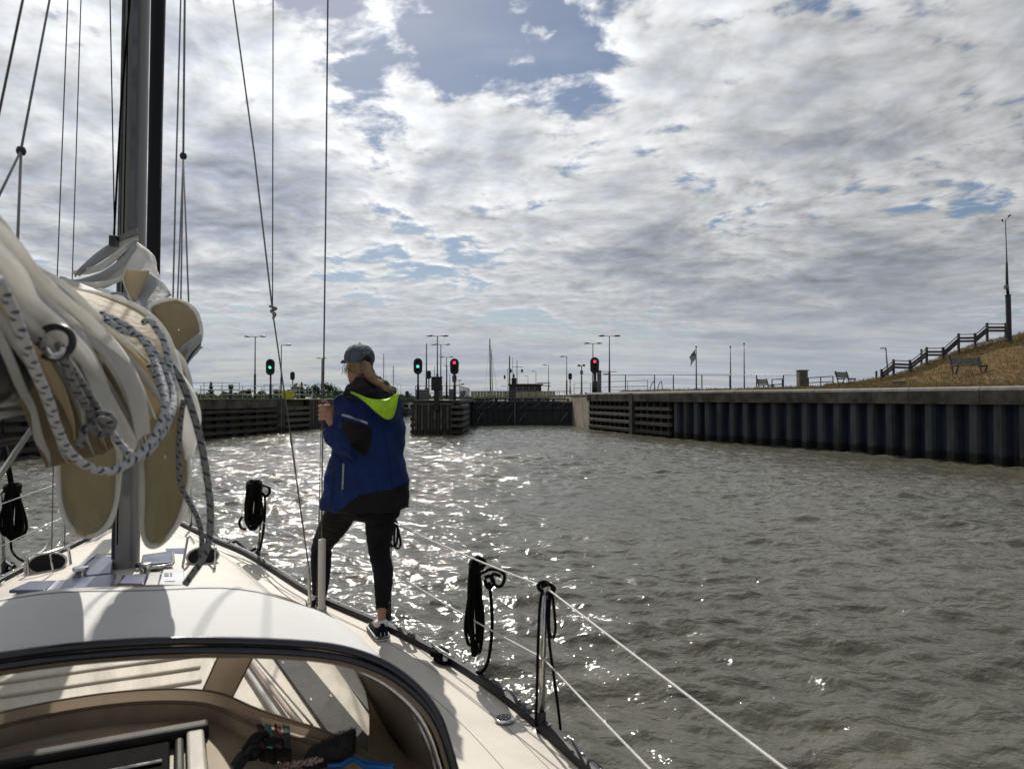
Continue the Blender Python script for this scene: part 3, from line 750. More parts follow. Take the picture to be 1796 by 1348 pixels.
# pier railings and grey cabinets
p0_, p1_ = at(728, 690, 53), at(805, 690, 53)
railing('pier_railing', 'grey railing round the top of the island pier', [(p0_.x, 53.2, 2.46), (p1_.x, 53.2, 2.46), (p1_.x, 66, 2.46)], 0, 1.05, 1.0, m_steel_grey, .02, (1.0, .5), 'railing')
for px, wpx, yt, Y, lab in ((741, 22, 684, 54.5, 'wide pale cabinet at the left end of the pier'), (749, 7, 681, 55.5, 'narrow white cabinet at the foot of the thin pier mast'), (771, 9, 682, 56.5, 'pale grey cabinet right behind the black cabinet post'), (793, 11, 683, 57.5, 'grey cabinet below the red pier signal')):
    c = at(px, 690, Y); zt = at(px, yt, Y).z; t = thing('service_cabinet', lab, 'cabinet', (c.x, Y, 2.46), 'cabinets on the pier')
    obj('body', MB().box((c.x, Y, (zt+2.46)/2), (wpx/FOC*Y, .4, zt-2.46)), m_steel_grey, t, bevel=.02); obj('lid', MB().box((c.x, Y, zt+.02), (wpx/FOC*Y+.06, .46, .04)), m_white_rail, t)
# rubble/plank edge on top of the pier
# ------------------------------------------------------------------ behind the gate: ship and yachts
Y = 86; cx = at(922, 680, Y).x; t = thing('work_ship', 'dark red wheelhouse of a work ship showing above the closed gates', 'ship', (cx, Y, 0))
hw = 29/FOC*Y
obj('hull', MB().prism([(cx-4.2, Y-1), (cx-3.4, Y-3.4), (cx+3.0, Y-3.4), (cx+4.2, Y-1), (cx+4.2, Y+22), (cx-4.2, Y+22)], .0, 2.2), m_navy_hull, t)
wh = obj('wheelhouse', MB().prism([(cx-hw+.1, Y), (cx-hw*.6, Y-.5), (cx+hw*.6, Y-.5), (cx+hw-.1, Y), (cx+hw-.1, Y+3), (cx-hw+.1, Y+3)], 2.2, at(900, 675.5, Y).z), m_wheelhouse, t)
for i in range(7):
    x = cx-hw*.55+hw*1.1*i/6; obj('window', MB().box((x, Y-.52, 3.75), (.24, .05, .5)), m_glass_dark if i % 2 else m_steel_grey, wh)
obj('roof', MB().prism([(cx-hw-.1, Y-.2), (cx-hw*.6, Y-.8), (cx+hw*.6, Y-.8), (cx+hw+.1, Y-.2), (cx+hw+.1, Y+3.2), (cx-hw-.1, Y+3.2)], at(900, 675.5, Y).z, at(900, 673, Y).z), m_wheelhouse, t)
obj('funnel', MB().box(at(901.5, 668, Y)+Vector((0, 1, 0)), (.6, .6, .8)), m_black, t)
for px, yt, r in ((891, 645, .04), (894, 624, .10), (899.5, 626, .035), (907, 632, .05)):
    a = at(px, 674, Y+1); b = at(px-.3, yt, Y+1); obj('mast', MB(smooth=True).tube([a-Vector((0,0,1.5)), b], [r*1.2, r*.8], 6), m_steel_dark, t)
obj('yard', MB().tube([at(899, 643, Y+1), at(917, 643.5, Y+1)], .03, 5), m_steel_dark, t)
for px, py in ((885, 661), (896, 650), (901, 659), (915.5, 650)): obj('day_shape', MB(smooth=True).lathe(at(px, py, Y+1), [(.001, -.3), (.13, -.1), (.13, .1), (.001, .3)], 7), m_steel_dark, t)
obj('yard', MB().tube([at(878, 677, Y+1), at(889, 677, Y+1)], .03, 5), m_steel_dark, t)
obj('boom', MB().beam(at(942, 671.5, Y+1), at(965, 671.5, Y+1), .12, .1), m_steel_dark, t); obj('boom', MB().beam(at(948, 675.5, Y+1), at(966, 677, Y+1), .08, .08), m_steel_dark, t)
def yacht(label, px, yt, Y, lean=0, two=False, wide=.07):
    a = at(px, 700, Y); t = thing('moored_yacht', label, 'sailing boat', (a.x, Y, 0), 'sailing boats beyond the gates')
    L = 4.2; hull = []
    for u in (-1, -.8, -.4, .1, .6, .9, 1.0):
        wdt = 1.25*math.sqrt(max(.02, 1-max(0, u)**2.4))*(.85 if u < -.6 else 1)*(.05 if u == 1 else 1); yy = Y+u*L
        hull.append([(a.x-wdt, yy, .9), (a.x-wdt*.8, yy, .2), (a.x, yy, -.25), (a.x+wdt*.8, yy, .2), (a.x+wdt, yy, .9), (a.x, yy, .98)])
    obj('hull', MB(smooth=True, edgesplit=40).loft(hull), m_navy_hull if two else m_white_paint, t)
    obj('cabin', MB().box((a.x, Y, 1.15), (1.3, 3.0, .4)), m_white_paint, t, bevel=.08)
    tp = at(px+lean, yt, Y)
    obj('mast', MB(smooth=True).tube([(a.x, Y, .9), tp], [wide, wide*.7], 7), m_steel_grey, t)
    obj('boom', MB(smooth=True).tube([(a.x, Y, 1.9), (a.x, Y-3.2, 1.95)], .06, 6), m_steel_grey, t)
    st = MB()
    for sx in (-1, 1): st.tube([(a.x+sx*1.1, Y, .95), tp-Vector((0, 0, .3))], .012, 3)
    obj('shroud', st, m_steel_grey, t)
yacht('sailing boat with the tallest leaning mast above the left half of the gates', 861, 594, 98, -2, False, .11)
yacht('sailing boat with a leaning mast just right of the tallest mast over the gates', 865, 612, 104, -3.5, False, .07)
yacht('far sailing boat in the open lock with its mast right of the person', 690, 641, 128, 0, True, .09)
yacht('far sailing boat in the open lock with its mast just above the ponytail', 673, 620, 122, 0, False, .08)
# motor boat in the gap
Y = 108; c = at(709, 727, Y); t = thing('motor_boat', 'dark motor boat with a pale cabin in the gap between the person and pier', 'motor boat', (c.x, Y, 0))
hull = []
for u in (-1, -.7, 0, .8, 1): wd = (.35, .9, 1.25, 1.25, 1.2)[(-1, -.7, 0, .8, 1).index(u)]; hull.append([(c.x-wd, Y+u*3, 1.0), (c.x-wd*.75, Y+u*3, 0), (c.x, Y+u*3, -.2), (c.x+wd*.75, Y+u*3, 0), (c.x+wd, Y+u*3, 1.0)])
obj('hull', MB(smooth=True, edgesplit=35).loft(hull), m_navy_hull, t)
obj('cabin', MB().prism([(c.x-.9, Y-1.2), (c.x+.9, Y-1.2), (c.x+.95, Y+2), (c.x-.95, Y+2)], 1.0, 1.75), m_white_paint, t, bevel=.08)
for d in (-.45, .45): obj('window', MB().box((c.x+d, Y-1.22, 1.45), (.7, .05, .35)), m_glass_dark, t)
obj('roof', MB().box((c.x, Y+.4, 1.8), (2.0, 3.3, .08)), m_white_paint, t, bevel=.03)

# ------------------------------------------------------------------ furniture on the right bank
def on_ground(px, py, Y): a = at(px, py, Y); return Vector((a.x, Y, ground_h(a.x, Y)))
def make_bench(label, px, Y, rot, wdt=1.8):
    b = on_ground(px, 665, Y); t = thing('park_bench', label, 'bench', b, 'benches on the right bank')
    M_ = Matrix.Rotation(rot, 3, 'Z')
    def L(x, y, z): return b+M_ @ Vector((x, y, z))
    for i in range(4): obj('seat_slat', MB().box(L(0, -.18+.12*i, .46), (wdt, .10, .035), M_), m_bench, t)
    bk = M_ @ Matrix.Rotation(R(-14), 3, 'X')
    for i in range(3): obj('back_slat', MB().box(L(0, .29+.04*i, .58+.125*i), (wdt, .035, .11), bk), m_bench, t)
    for sx in (-.5, .5):
        fr = MB(); x = sx*wdt*.86
        fr.beam(L(x, .24, .40), L(x, .40, .95), .05, .05); fr.beam(L(x, -.24, .42), L(x, .28, .42), .05, .05)
        fr.beam(L(x, -.22, .42), L(x, -.02, .02), .05, .05); fr.beam(L(x, .26, .42), L(x, .16, .0), .05, .05); fr.beam(L(x, -.08, .02), L(x, .22, .02), .06, .05)
        obj('frame', fr, m_steel_dark, t)
    return t
make_bench('wooden park bench on the dry grass slope below the stair fence', 1701, 37, R(6), 1.85)
make_bench('grey bench at the left foot of the dike beside the cabinet', 1485, 46, R(35), 1.5)
make_bench('low far bench behind the wire fence, left of the olive cabinet', 1344, 52, R(35), 1.3)
b = on_ground(1407, 675, 46); t = thing('olive_cabinet', 'square olive grey cabinet standing on the right quay between two benches', 'cabinet', b)
zt = at(1407, 650, 46).z
obj('body', MB().box((b.x, 46, (b.z-.1+zt)/2), (15/FOC*46, .5, zt-b.z+.1)), m_cab, t, bevel=.02); obj('lid', MB().box((b.x, 46, zt+.02), (17/FOC*46, .58, .06)), m_cab, t)
for px0, px1, lab in ((1354, 1372, 'dark tubular barrier left of the olive cabinet'), (1418, 1461, 'dark tubular barrier right of the olive cabinet')):
    Y = 48; a = on_ground(px0, 675, Y); c = on_ground(px1, 675, Y); n_ = 3
    railing('tube_barrier', lab, [a, c], 0, .62, .7, m_steel_dark, .03, (1.0, .45), 'barrier', 'tube barriers on the quay')
# small wooden box at the foot of the stairs
b = on_ground(1577, 668, 36); t = thing('grit_box', 'small low grey box in the grass at the foot of the stair fence', 'box', b)
obj('box', MB().box(b+Vector((0, 0, .12)), (.5, .4, .26), .3), m_bench, t, bevel=.02); obj('lid', MB().box(b+Vector((0, 0, .27)), (.56, .45, .04), .3), m_bench, t)
# stair fence up the dike
posts = [(1546, 648, 668), (1567, 631, 667), (1596, 632, 657), (1625, 609.5, 637), (1654, 609.5, 633), (1681, 585.5, 616), (1710, 585, 610), (1731, 567, 597), (1764, 567, 591)]
t = thing('stair_fence', 'wooden stepped handrail fence climbing the dry grass dike', 'fence', at(1546, 668, 46))
SY = 46.5; tp = []
for px, yt, yb in posts:
    a = at(px, yt-1, SY); g = at(px, yb+2, SY); tp.append((px, yt)); obj('post', MB().box(((a.x), SY, (a.z+g.z)/2), (.13, .13, a.z-g.z)), m_wood_grey, t, bevel=.01)
for (xa, ya), (xb, yb) in zip(tp, tp[1:]):
    for off_, hh in ((1.2, .05), (7.5, .14), (13, .14)):
        A = at(xa, ya+off_, SY); B = at(xb, yb+off_, SY); obj('rail', MB().beam(A+Vector((0, -.09, 0)), B+Vector((0, -.09, 0)), .05, hh), m_wood_grey, t)
t2 = thing('stair_fence', 'far side handrail of the dike stairs half hidden behind the near one', 'fence', at(1546, 668, 48.5))
for i, (px, yt, yb) in enumerate(posts):
    a = at(px-9, yt+1, SY+1.6); obj('post', MB().box((a.x, SY+1.6, a.z-.6), (.1, .1, 1.1)), m_wood_grey, t2) if i in (0, 3) else None
for i in range(1, 9):
    pass
# treads
for i in range(16):
    u = i/15; px = 1550+u*205; z = ground_h(at(px, 650, SY+.8).x, SY+.8); a = at(px, 650, SY+.8)
    obj('tread', MB().box((a.x, SY+.8, z+.05), (.34, 1.3, .08)), m_coping, t2)
# leaning lamp by the stairs
a = on_ground(1558, 655, 52); b = at(1553.5, 611, 52); t = thing('street_lamp', 'small leaning street lamp at the foot of the stair fence', 'street lamp', (a.x, 52, a.z), 'street lamps along the lock')
obj('pole', MB(smooth=True).tube([(a.x+.05, 52, a.z-.5), b], [.07, .045], 7), m_steel_grey, t); obj('lamp_head', MB().box(b+Vector((-.18, 0, .02)), (.42, .16, .07)), m_steel_grey, t, bevel=.02)
# tall mast on the dike
Y = 46; g = at(1770, 592, Y); zb = g.z-.3; p1 = at(1768, 518, Y); t = thing('radio_mast', 'tall tapered mast with wind gauges on top of the dike, far right', 'mast', (g.x, Y, zb))
obj('base_column', MB(smooth=True, edgesplit=30).tube([(g.x, Y, zb), p1], .16, 10), m_steel_dark, t)
obj('collar', MB().lathe(p1, [(.2, -.02), (.2, .03)], 10), m_steel_dark, t)
tp_ = at(1763, 386, Y); mid = at(1765.5, 460, Y)
obj('pole', MB(smooth=True).tube([p1, at(1766.3, 500, Y), mid, mid+Vector((0, 0, .02)), tp_], [.09, .085, .07, .05, .03], 8), m_steel_dark, t)
obj('crossarm', MB().tube([at(1757.5, 389, Y), at(1763, 388, Y), at(1771, 379, Y)], .012, 4), m_steel_dark, t)
obj('wind_vane', MB().box(at(1770.5, 378.5, Y), (.2, .05, .09), Matrix.Rotation(-.5, 3, 'Y')), m_steel_dark, t)
obj('wind_gauge', MB(smooth=True).lathe(at(1758, 386.5, Y), [(.001, -.08), (.06, -.03), (.06, .05), (.001, .08)], 8), m_steel_dark, t)
obj('junction_box', MB().box(at(1764.2, 503, Y), (.16, .2, .26)), m_steel_grey, t, bevel=.02)

# grass tufts on the bank: stuff
def tufts():
    mb = MB(); r = random.Random(3)
    def tuft(p, n, h):
        for _ in range(n):
            a = r.uniform(0, 6.28); q = p+Vector((r.gauss(0, .08), r.gauss(0, .08), 0)); hh = h*r.uniform(.5, 1.2)
            tip = q+Vector((math.cos(a)*hh*.45, math.sin(a)*hh*.45, hh)); s_ = Vector((-math.sin(a), math.cos(a), 0))*.012*(1+hh)
            b = len(mb.v); mb.v += [q-s_, q+s_, q.lerp(tip, .6)+s_*.6+Vector((0, 0, .03)), tip]; mb.f += [(b, b+1, b+2), (b, b+2, b+3)]
    k = s_timber*.1
    for i in range(1500):
        s_ = r.uniform(s_timber*.35, plen*.62)
        p, t_ = path_at(WS, s_); inn = Vector((-t_.y, t_.x, 0)).normalized(); inn = -inn if inn.x < 0 else inn
        q = p+inn*r.uniform(.4, 1.3); q.z = 3.02; tuft(q, 5, .13+.12*r.random())
    for i in range(2600):
        b = r.uniform(.34, .76); yw = yw_of_b(b); y = yw+.8+(46-yw)*r.random(); x = b*y; q = Vector((x, y, ground_h(x, y))); tuft(q, 4, .12+.1*r.random())
    for i in range(1800):
        b = r.uniform(.44, .76); y = r.uniform(44, 49); x = b*y; q = Vector((x, y, ground_h(x, y)-.02)); tuft(q, 5, .16+.16*r.random())
    o = obj('dry_grass', mb, m_blade); tag(o, kind='stuff')
tufts()

# ------------------------------------------------------------------ trees
def tree(name, label, base, h, wdt, m, seed, n=420, cat='tree', group=None, conifer=False, lean=0):
    r = random.Random(seed); t = thing(name, label, cat, base, group); b = Vector(base)
    tr = MB(smooth=True); tr.tube([b, b+Vector((lean*.3, 0, h*.45)), b+Vector((lean, 0, h*.9))], [h*.03, h*.02, h*.006], 6)
    for k in range(5):
        z = h*(.3+.12*k); a = r.uniform(0, 6.28); tr.tube([b+Vector((0, 0, z)), b+Vector((math.cos(a)*wdt*.3, math.sin(a)*wdt*.3, z+h*.12))], [h*.01, h*.004], 4)
    obj('trunk', tr, m_bark, t)
    mb = MB(); lobes = [(r.uniform(-.3, .3)*wdt, r.uniform(-.3, .3)*wdt, r.uniform(.45, .85)*h, r.uniform(.22, .36)*wdt) for _ in range(7)]
    for i in range(n):
        if conifer:
            z = r.random()**.8; R_ = wdt*.5*(1-z)*(.75+.35*math.sin(z*31)); a = r.uniform(0, 6.28); rr = R_*r.uniform(.4, 1)
            p = b+Vector((math.cos(a)*rr+lean*z, math.sin(a)*rr, h*(.12+.88*z)))
        else:
            lx, ly, lz, lr = r.choice(lobes); d = Vector((r.gauss(0, 1), r.gauss(0, 1), r.gauss(0, .8))).normalized()*lr*r.uniform(.55, 1.1); p = b+Vector((lx, ly, lz))+d
        s_ = h*r.uniform(.045, .085); A = Vector((r.gauss(0, 1), r.gauss(0, 1), r.gauss(0, .6))).normalized()*s_; B = A.cross(Vector((r.gauss(0, 1), r.gauss(0, 1), r.gauss(0, 1)))).normalized()*s_*.8
        k = len(mb.v); mb.v += [p-A, p-B*.6, p+A, p+B*.7]; mb.f.append((k, k+1, k+2, k+3))
    obj('crown', mb, m, t)
    return t
def far_tree(px, ytop, Y, wpx, i, kind, lab):
    x = at(px, 690, Y).x; zt = at(px, ytop, Y).z; zb = 2.2
    tree('pine_tree' if kind == 'c' else 'broadleaf_tree', lab, (x, Y, zb), zt-zb, wpx/FOC*Y, m_leaf if kind != 'o' else m_leaf2, 100+i, 380, group='trees beyond the left quay' if px < 700 else None, conifer=kind == 'c')
TL = [(370, 670, 170, 18, 'c', 'pointed conifer alone beyond the left quay, next to the sail edge'), (437, 681, 190, 14, 'b', 'low round tree just left of the tall left double lamp'),
      (423, 687, 185, 14, 'b', 'lowest round tree left of the tall left double lamp'), (460, 684, 190, 14, 'b', 'low tree between the left double lamp and the green signal'),
      (484, 680, 185, 16, 'b', 'tree just right of the left green signal post'), (521, 677, 200, 18, 'b', 'tree right of the small unlit left signal'),
      (529, 671, 200, 10, 'c', 'spiky conifer, tallest left of the steel stay'), (545, 677, 195, 18, 'b', 'broad tree in the dark tree row, above the railing end'),
      (556, 674, 200, 16, 'b', 'tree touching the steel stay on its left'), (575, 671, 190, 22, 'b', 'large dark tree immediately right of the steel stay'),
      (592, 680, 195, 18, 'b', 'tree half hidden behind the raised hand'), (497, 686, 190, 20, 'b', 'low tree behind the yellow banner')]
for i, (px, yt, Y, wp, kd, lab) in enumerate(TL): far_tree(px, yt, Y, wp, i, kd, lab)
far_tree(716, 690, 150, 14, 40, 'b', 'small tree far off in the gap left of the pier')
for i, (px, Y, wp, yt, lab) in enumerate(((351, 60, 26, 688, 'olive green bush on the left quay next to the hanging sail'), (372, 62, 20, 692, 'smaller olive bush right of the first on the left quay'), (334, 60, 26, 690, 'olive bush mostly hidden behind the sail edge'))):
    x = at(px, 690, Y).x; tree('bush', lab, (x, Y, 2.3), at(px, yt, Y).z-2.3, wp/FOC*Y, m_leaf2, 200+i, 260, 'bush', 'bushes on the left quay')
def far_wood():
    mb = MB(); r = random.Random(9)
    for i in range(14000):
        px = r.uniform(-900, 2600); Y = r.uniform(260, 520)
        if 1060 < px < 1900: continue
        x = at(px, 690, Y).x; hmax = 3.0+1.6*math.sin(px*.013)+1.0*math.sin(px*.05)+r.uniform(-1, 1)*.8
        if 640 < px < 1060: hmax *= .45
        if 320 < px < 620: hmax = max(hmax, 2.4)+.6*math.sin(px*.21)
        p = Vector((x, Y, 2.2+r.random()*max(.6, hmax))); s_ = r.uniform(.7, 1.4)
        A = Vector((r.gauss(0, 1), r.gauss(0, .4), r.gauss(0, .6))).normalized()*s_; B = A.cross(Vector((r.gauss(0, .3), 1, r.gauss(0, .3)))).normalized()*s_*.8
        k = len(mb.v); mb.v += [p-A, p-B*.6, p+A, p+B*.7]; mb.f.append((k, k+1, k+2, k+3))
    o = obj('far_wood', mb, m_leaf); tag(o, kind='stuff')
far_wood()
# ================================================================== THE SAILING BOAT WE STAND ON
m_deck = mat('cream_deck', (.60, .545, .46), .5, var=.09, vscale=2.2, bump=.2, bscale=220, detail=10)
m_gel = mat('white_gelcoat', (.60, .58, .54), .3, var=.04, vscale=1.5, coat=.2)
m_toe = mat('black_toe_rail', (.010, .010, .012), .6, 0, var=.3, vscale=8)
m_inox = mat('stainless_steel', (.55, .55, .54), .18, 1.0, var=.08, vscale=20)
m_inox_dull = mat('bolt_steel', (.6, .6, .6), .3, .8)
m_alu = mat('mast_aluminium', (.27, .265, .25), .5, .15, var=.15, vscale=3, stretch=(1, 1, .1), col2=(.21, .205, .195))
m_navy = mat('navy_sail_cover', (.008, .010, .018), .75, var=.3, vscale=6)
m_canvas = mat('white_canvas', (.62, .615, .59), .7, var=.05, vscale=1.2, bump=.06, bscale=300)
m_canvas_in = mat('canvas_lining', (.33, .27, .20), .8, var=.15, vscale=3, transl=.3)
m_tan = mat('tan_canvas', (.36, .28, .20), .75, var=.12, vscale=5, transl=.35)
m_piping = mat('navy_piping', (.006, .008, .018), .28, var=.2, coat=.3)
m_wire = mat('rigging_wire', (.14, .14, .14), .4, .8, var=.2, vscale=60)
m_lifeline = mat('white_lifeline', (.62, .61, .58), .5, var=.08, vscale=30)
m_blackrope = mat('black_rope', (.007, .007, .008), .85, spec=.15, var=.4, vscale=60, bump=1.0, bscale=260)
m_plastic_black = mat('black_plastic', (.015, .015, .016), .4)
m_acrylic = mat('smoked_acrylic', (.012, .012, .014), .06, var=.1)
m_panel = mat('blue_grey_panel', (.10, .115, .19), .25, var=.15, vscale=2)
m_strip = mat('grey_strip', (.075, .075, .078), .8, var=.25, vscale=9, bump=.4, bscale=60)
m_white_box = mat('white_lid', (.62, .63, .65), .35, var=.04)
m_print = mat('printed_ink', (.06, .06, .08), .6)
m_grey_cover = mat('grey_cover', (.22, .22, .215), .7, var=.15, vscale=4)
m_redline = mat('red_fleck', (.30, .03, .03), .7)
m_shadow_line = mat('shadow_line_grey', (.26, .24, .21), .8)  # grey of the lifeline shadows drawn on the deck
def ropemat(name, base, c1, c2=None, freq=1.0, bump=.7):
    m = bpy.data.materials.new(name); m.use_nodes = True; t = m.node_tree; N = NT(t); bs = t.nodes['Principled BSDF']
    uv = N.n('ShaderNodeTexCoord').outputs['UV']; u, v, _ = N.sep(uv)
    uu = N.math('MULTIPLY', u, freq)
    a = N.math('SINE', N.math('MULTIPLY', N.math('ADD', N.math('MULTIPLY', uu, .55), v), 6.2832*4))
    b = N.math('SINE', N.math('MULTIPLY', N.math('SUBTRACT', N.math('MULTIPLY', uu, .55), v), 6.2832*4))
    h = N.math('MULTIPLY', a, b)
    f1 = N.math('SINE', N.math('MULTIPLY', N.math('ADD', N.math('MULTIPLY', uu, .55), v), 6.2832*2))
    f2 = N.math('SINE', N.math('MULTIPLY', N.math('SUBTRACT', N.math('MULTIPLY', uu, .55), v), 6.2832*1))
    fl = N.math('MULTIPLY', N.ss(f1, .15, .45), N.ss(f2, -.35, .0))
    col = N.mix(fl, base, c1)
    if c2: col = N.mix(N.math('MULTIPLY', N.ss(b, .55, .8), N.ss(f1, -.7, -.5)), col, c2)
    N.set(bs.inputs['Base Color'], col); bs.inputs['Roughness'].default_value = .8
    bp = N.n('ShaderNodeBump'); bp.inputs['Strength'].default_value = bump; bp.inputs['Distance'].default_value = .002
    N.set(bp.inputs['Height'], h); N.L.new(bp.outputs[0], bs.inputs['Normal'])
    return m
m_rope_blue = ropemat('blue_fleck_rope', (.50, .51, .52), (.045, .06, .11), None, .4)
m_rope_grey = ropemat('grey_fleck_rope', (.22, .225, .23), (.035, .04, .055), None, .4)
m_rope_red = ropemat('red_fleck_rope', (.60, .50, .42), (.30, .03, .03), (.1, .02, .02), .4)
m_rope_check = ropemat('checked_rope', (.55, .55, .55), (.12, .13, .2), None, .6)
m_rope_pink = ropemat('pink_check_rope', (.50, .42, .38), (.22, .12, .13), None, .6)
def vinylmat():
    m = bpy.data.materials.new('clear_vinyl'); m.use_nodes = True; t = m.node_tree; N = NT(t); t.nodes.remove(t.nodes['Principled BSDF'])
    tr = N.n('ShaderNodeBsdfTransparent'); tr.inputs[0].default_value = (.93, .91, .86, 1)
    gl = N.n('ShaderNodeBsdfGlossy'); gl.inputs[0].default_value = (1, 1, 1, 1); gl.inputs[1].default_value = .08
    df = N.n('ShaderNodeBsdfDiffuse'); df.inputs[0].default_value = (.5, .48, .44, 1)
    co = N.n('ShaderNodeTexCoord').outputs['Object']
    bp = N.n('ShaderNodeBump'); bp.inputs['Strength'].default_value = .5; bp.inputs['Distance'].default_value = .02; N.set(bp.inputs['Height'], N.noise(N.vm('MULTIPLY', co, (1, 1, .5)), 7, 3, .5)); N.L.new(bp.outputs[0], gl.inputs['Normal'])
    fr = N.n('ShaderNodeFresnel'); fr.inputs[0].default_value = 1.5; N.L.new(bp.outputs[0], fr.inputs['Normal'])
    m1 = N.n('ShaderNodeMixShader'); N.set(m1.inputs[0], fr.outputs[0]); N.L.new(tr.outputs[0], m1.inputs[1]); N.L.new(gl.outputs[0], m1.inputs[2])
    m2 = N.n('ShaderNodeMixShader'); N.set(m2.inputs[0], N.lin(N.noise(N.vm('MULTIPLY', co, (2.5, 2.5, .6)), 5, 5, .65), .40, .70, .03, .26)); N.L.new(m1.outputs[0], m2.inputs[1]); N.L.new(df.outputs[0], m2.inputs[2])
    N.L.new(m2.outputs[0], t.nodes['Material Output'].inputs[0]); return m
m_vinyl = vinylmat()

MB0 = Vector((-2.45, 4.55, 0)); FV = Vector((-.426, .9047, 0)).normalized(); SV = Vector((FV.y, -FV.x, 0))
def Bt(s, l, z=0): return MB0+FV*s+SV*l+Vector((0, 0, z))
BROT = Matrix((SV, FV, Vector((0, 0, 1)))).transposed()      # local x = starboard, y = forward
_s = [-6.5, -4.5, -2.86, -1.89, -1.03, -.09, 1.28, 1.95, 2.76, 3.4, 3.9]; _h = [1.45, 1.62, 1.70, 1.66, 1.49, 1.20, .88, .64, .37, .17, .02]
_hs = spline([(a, b, 0) for a, b in zip(_s, _h)], 6)
def hb(s): return float(np.interp(s, [p.x for p in _hs], [p.y for p in _hs]))
def dz_(s): return 1.2+.16*max(0, min(1, s/3.9))**1.2
boat = thing('sailing_yacht', 'cream decked sailing yacht in the foreground with mast, boom, spray hood and rigging', 'sailing yacht', (MB0.x, MB0.y, 0))
SS = [(-6.5)+i*.26 for i in range(41)]
# hull
secs = []
for s in SS:
    h = hb(s); z = dz_(s); sec = []
    for k, (a, zz) in enumerate(((1, z-.015), (.995, z-.35), (.95, .35), (.80, .0), (.45, -.3), (0, -.38))): sec.append(Bt(s, h*a, zz))
    sec += [Bt(s, -h*a, zz) for a, zz in ((.45, -.3), (.80, 0), (.95, .35), (.995, z-.35), (1, z-.015))]
    secs.append(sec)
obj('hull', MB(smooth=True, edgesplit=50).loft(secs), m_gel, boat)
# deck with slight camber
rows = []
for s in SS:
    h = hb(s); rows.append([Bt(s, h*(k/8-1)*.995, dz_(s)+.03*(1-(k/8-1)**2)) for k in range(17)])
obj('deck', MB(smooth=True).grid(rows), m_deck, boat)
# cabin trunk
_cs = [-3.62, -2, -1, 0, .9, 1.35]; _ch = [.97, .92, .84, .70, .5, .34]
def chb(s): return float(np.interp(s, _cs, _ch))
rows = []; CS = [-3.62+i*(4.97/24) for i in range(25)]
for s in CS+[1.42, 1.48]:
    h = chb(s); zt = 1.50 if s <= 1.3 else (1.42 if s < 1.45 else 1.18); z0 = 1.19
    if s > 1.36: h = .30
    rows.append([Bt(s, -h-.03, z0), Bt(s, -h, zt-.08), Bt(s, -h+.035, zt-.02), Bt(s, -h+.09, zt)] + [Bt(s, (h-.09)*(k/6-1), zt+.025*(1-(k/6-1)**2)) for k in range(1, 12)] + [Bt(s, h-.09, zt), Bt(s, h-.035, zt-.02), Bt(s, h, zt-.08), Bt(s, h+.03, z0)])
mbc = MB(smooth=True, edgesplit=50).grid(rows)
obj('cabin_trunk', mbc, m_deck, boat)
for sd in (-1, 1):      # dark ports in the cabin side
    mb = MB()
    mb.prism([tuple(Bt(s, sd*(chb(s)+.008+o), 0))[:2] for s, o in ((-1.1, .0), (-2.6, .0), (-2.6, .014), (-1.1, .014))], 1.26, 1.41); obj('cabin_window', mb, m_acrylic, boat)
# cockpit coaming and sole below the frame
obj('cockpit_bulkhead', MB().loft([[Bt(-3.63, -.9, .7), Bt(-3.63, .9, .7), Bt(-3.63, .9, 1.49), Bt(-3.63, -.9, 1.49)], [Bt(-3.66, -.9, .7), Bt(-3.66, .9, .7), Bt(-3.66, .9, 1.49), Bt(-3.66, -.9, 1.49)]]), m_gel, boat)
# toe rails with bolts
bolt0 = None
for sd in (-1, 1):
    secs = []
    for i in range(91):
        s = -6.4+10.2*i/90; h = hb(s); z = dz_(s)
        secs.append([Bt(s, sd*(h-.035), z), Bt(s, sd*(h-.03), z+.035), Bt(s, sd*(h-.015), z+.042), Bt(s, sd*(h+.012), z+.04), Bt(s, sd*(h+.018), z-.05), Bt(s, sd*(h-.0), z-.06)])
    tr = obj('toe_rail', MB().loft(secs), m_toe, boat)
    i = 0
    s = -3.6
    while s < 3.7:
        p = Bt(s, sd*(hb(s)-.008), dz_(s)+.042)
        if bolt0 is None: bolt0 = obj('bolt', MB(smooth=True).lathe((0, 0, 0), [(.009, 0), (.009, .004), (.005, .007)], 8), m_inox_dull, None); bolt0.parent = tr; bolt0.location = p-wloc(tr)
        else: piece('bolt', bolt0, tr, p)
        s += .135
for off_ in (.14, .30):  # thin grey lines laid on the side deck as the lifelines' shadows
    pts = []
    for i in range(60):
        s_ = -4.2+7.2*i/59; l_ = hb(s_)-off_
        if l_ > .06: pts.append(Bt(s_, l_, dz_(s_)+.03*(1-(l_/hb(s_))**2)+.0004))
    obj('lifeline_shadow_line', MB(smooth=True).tube(pts, .0014, 5), m_shadow_line, boat)
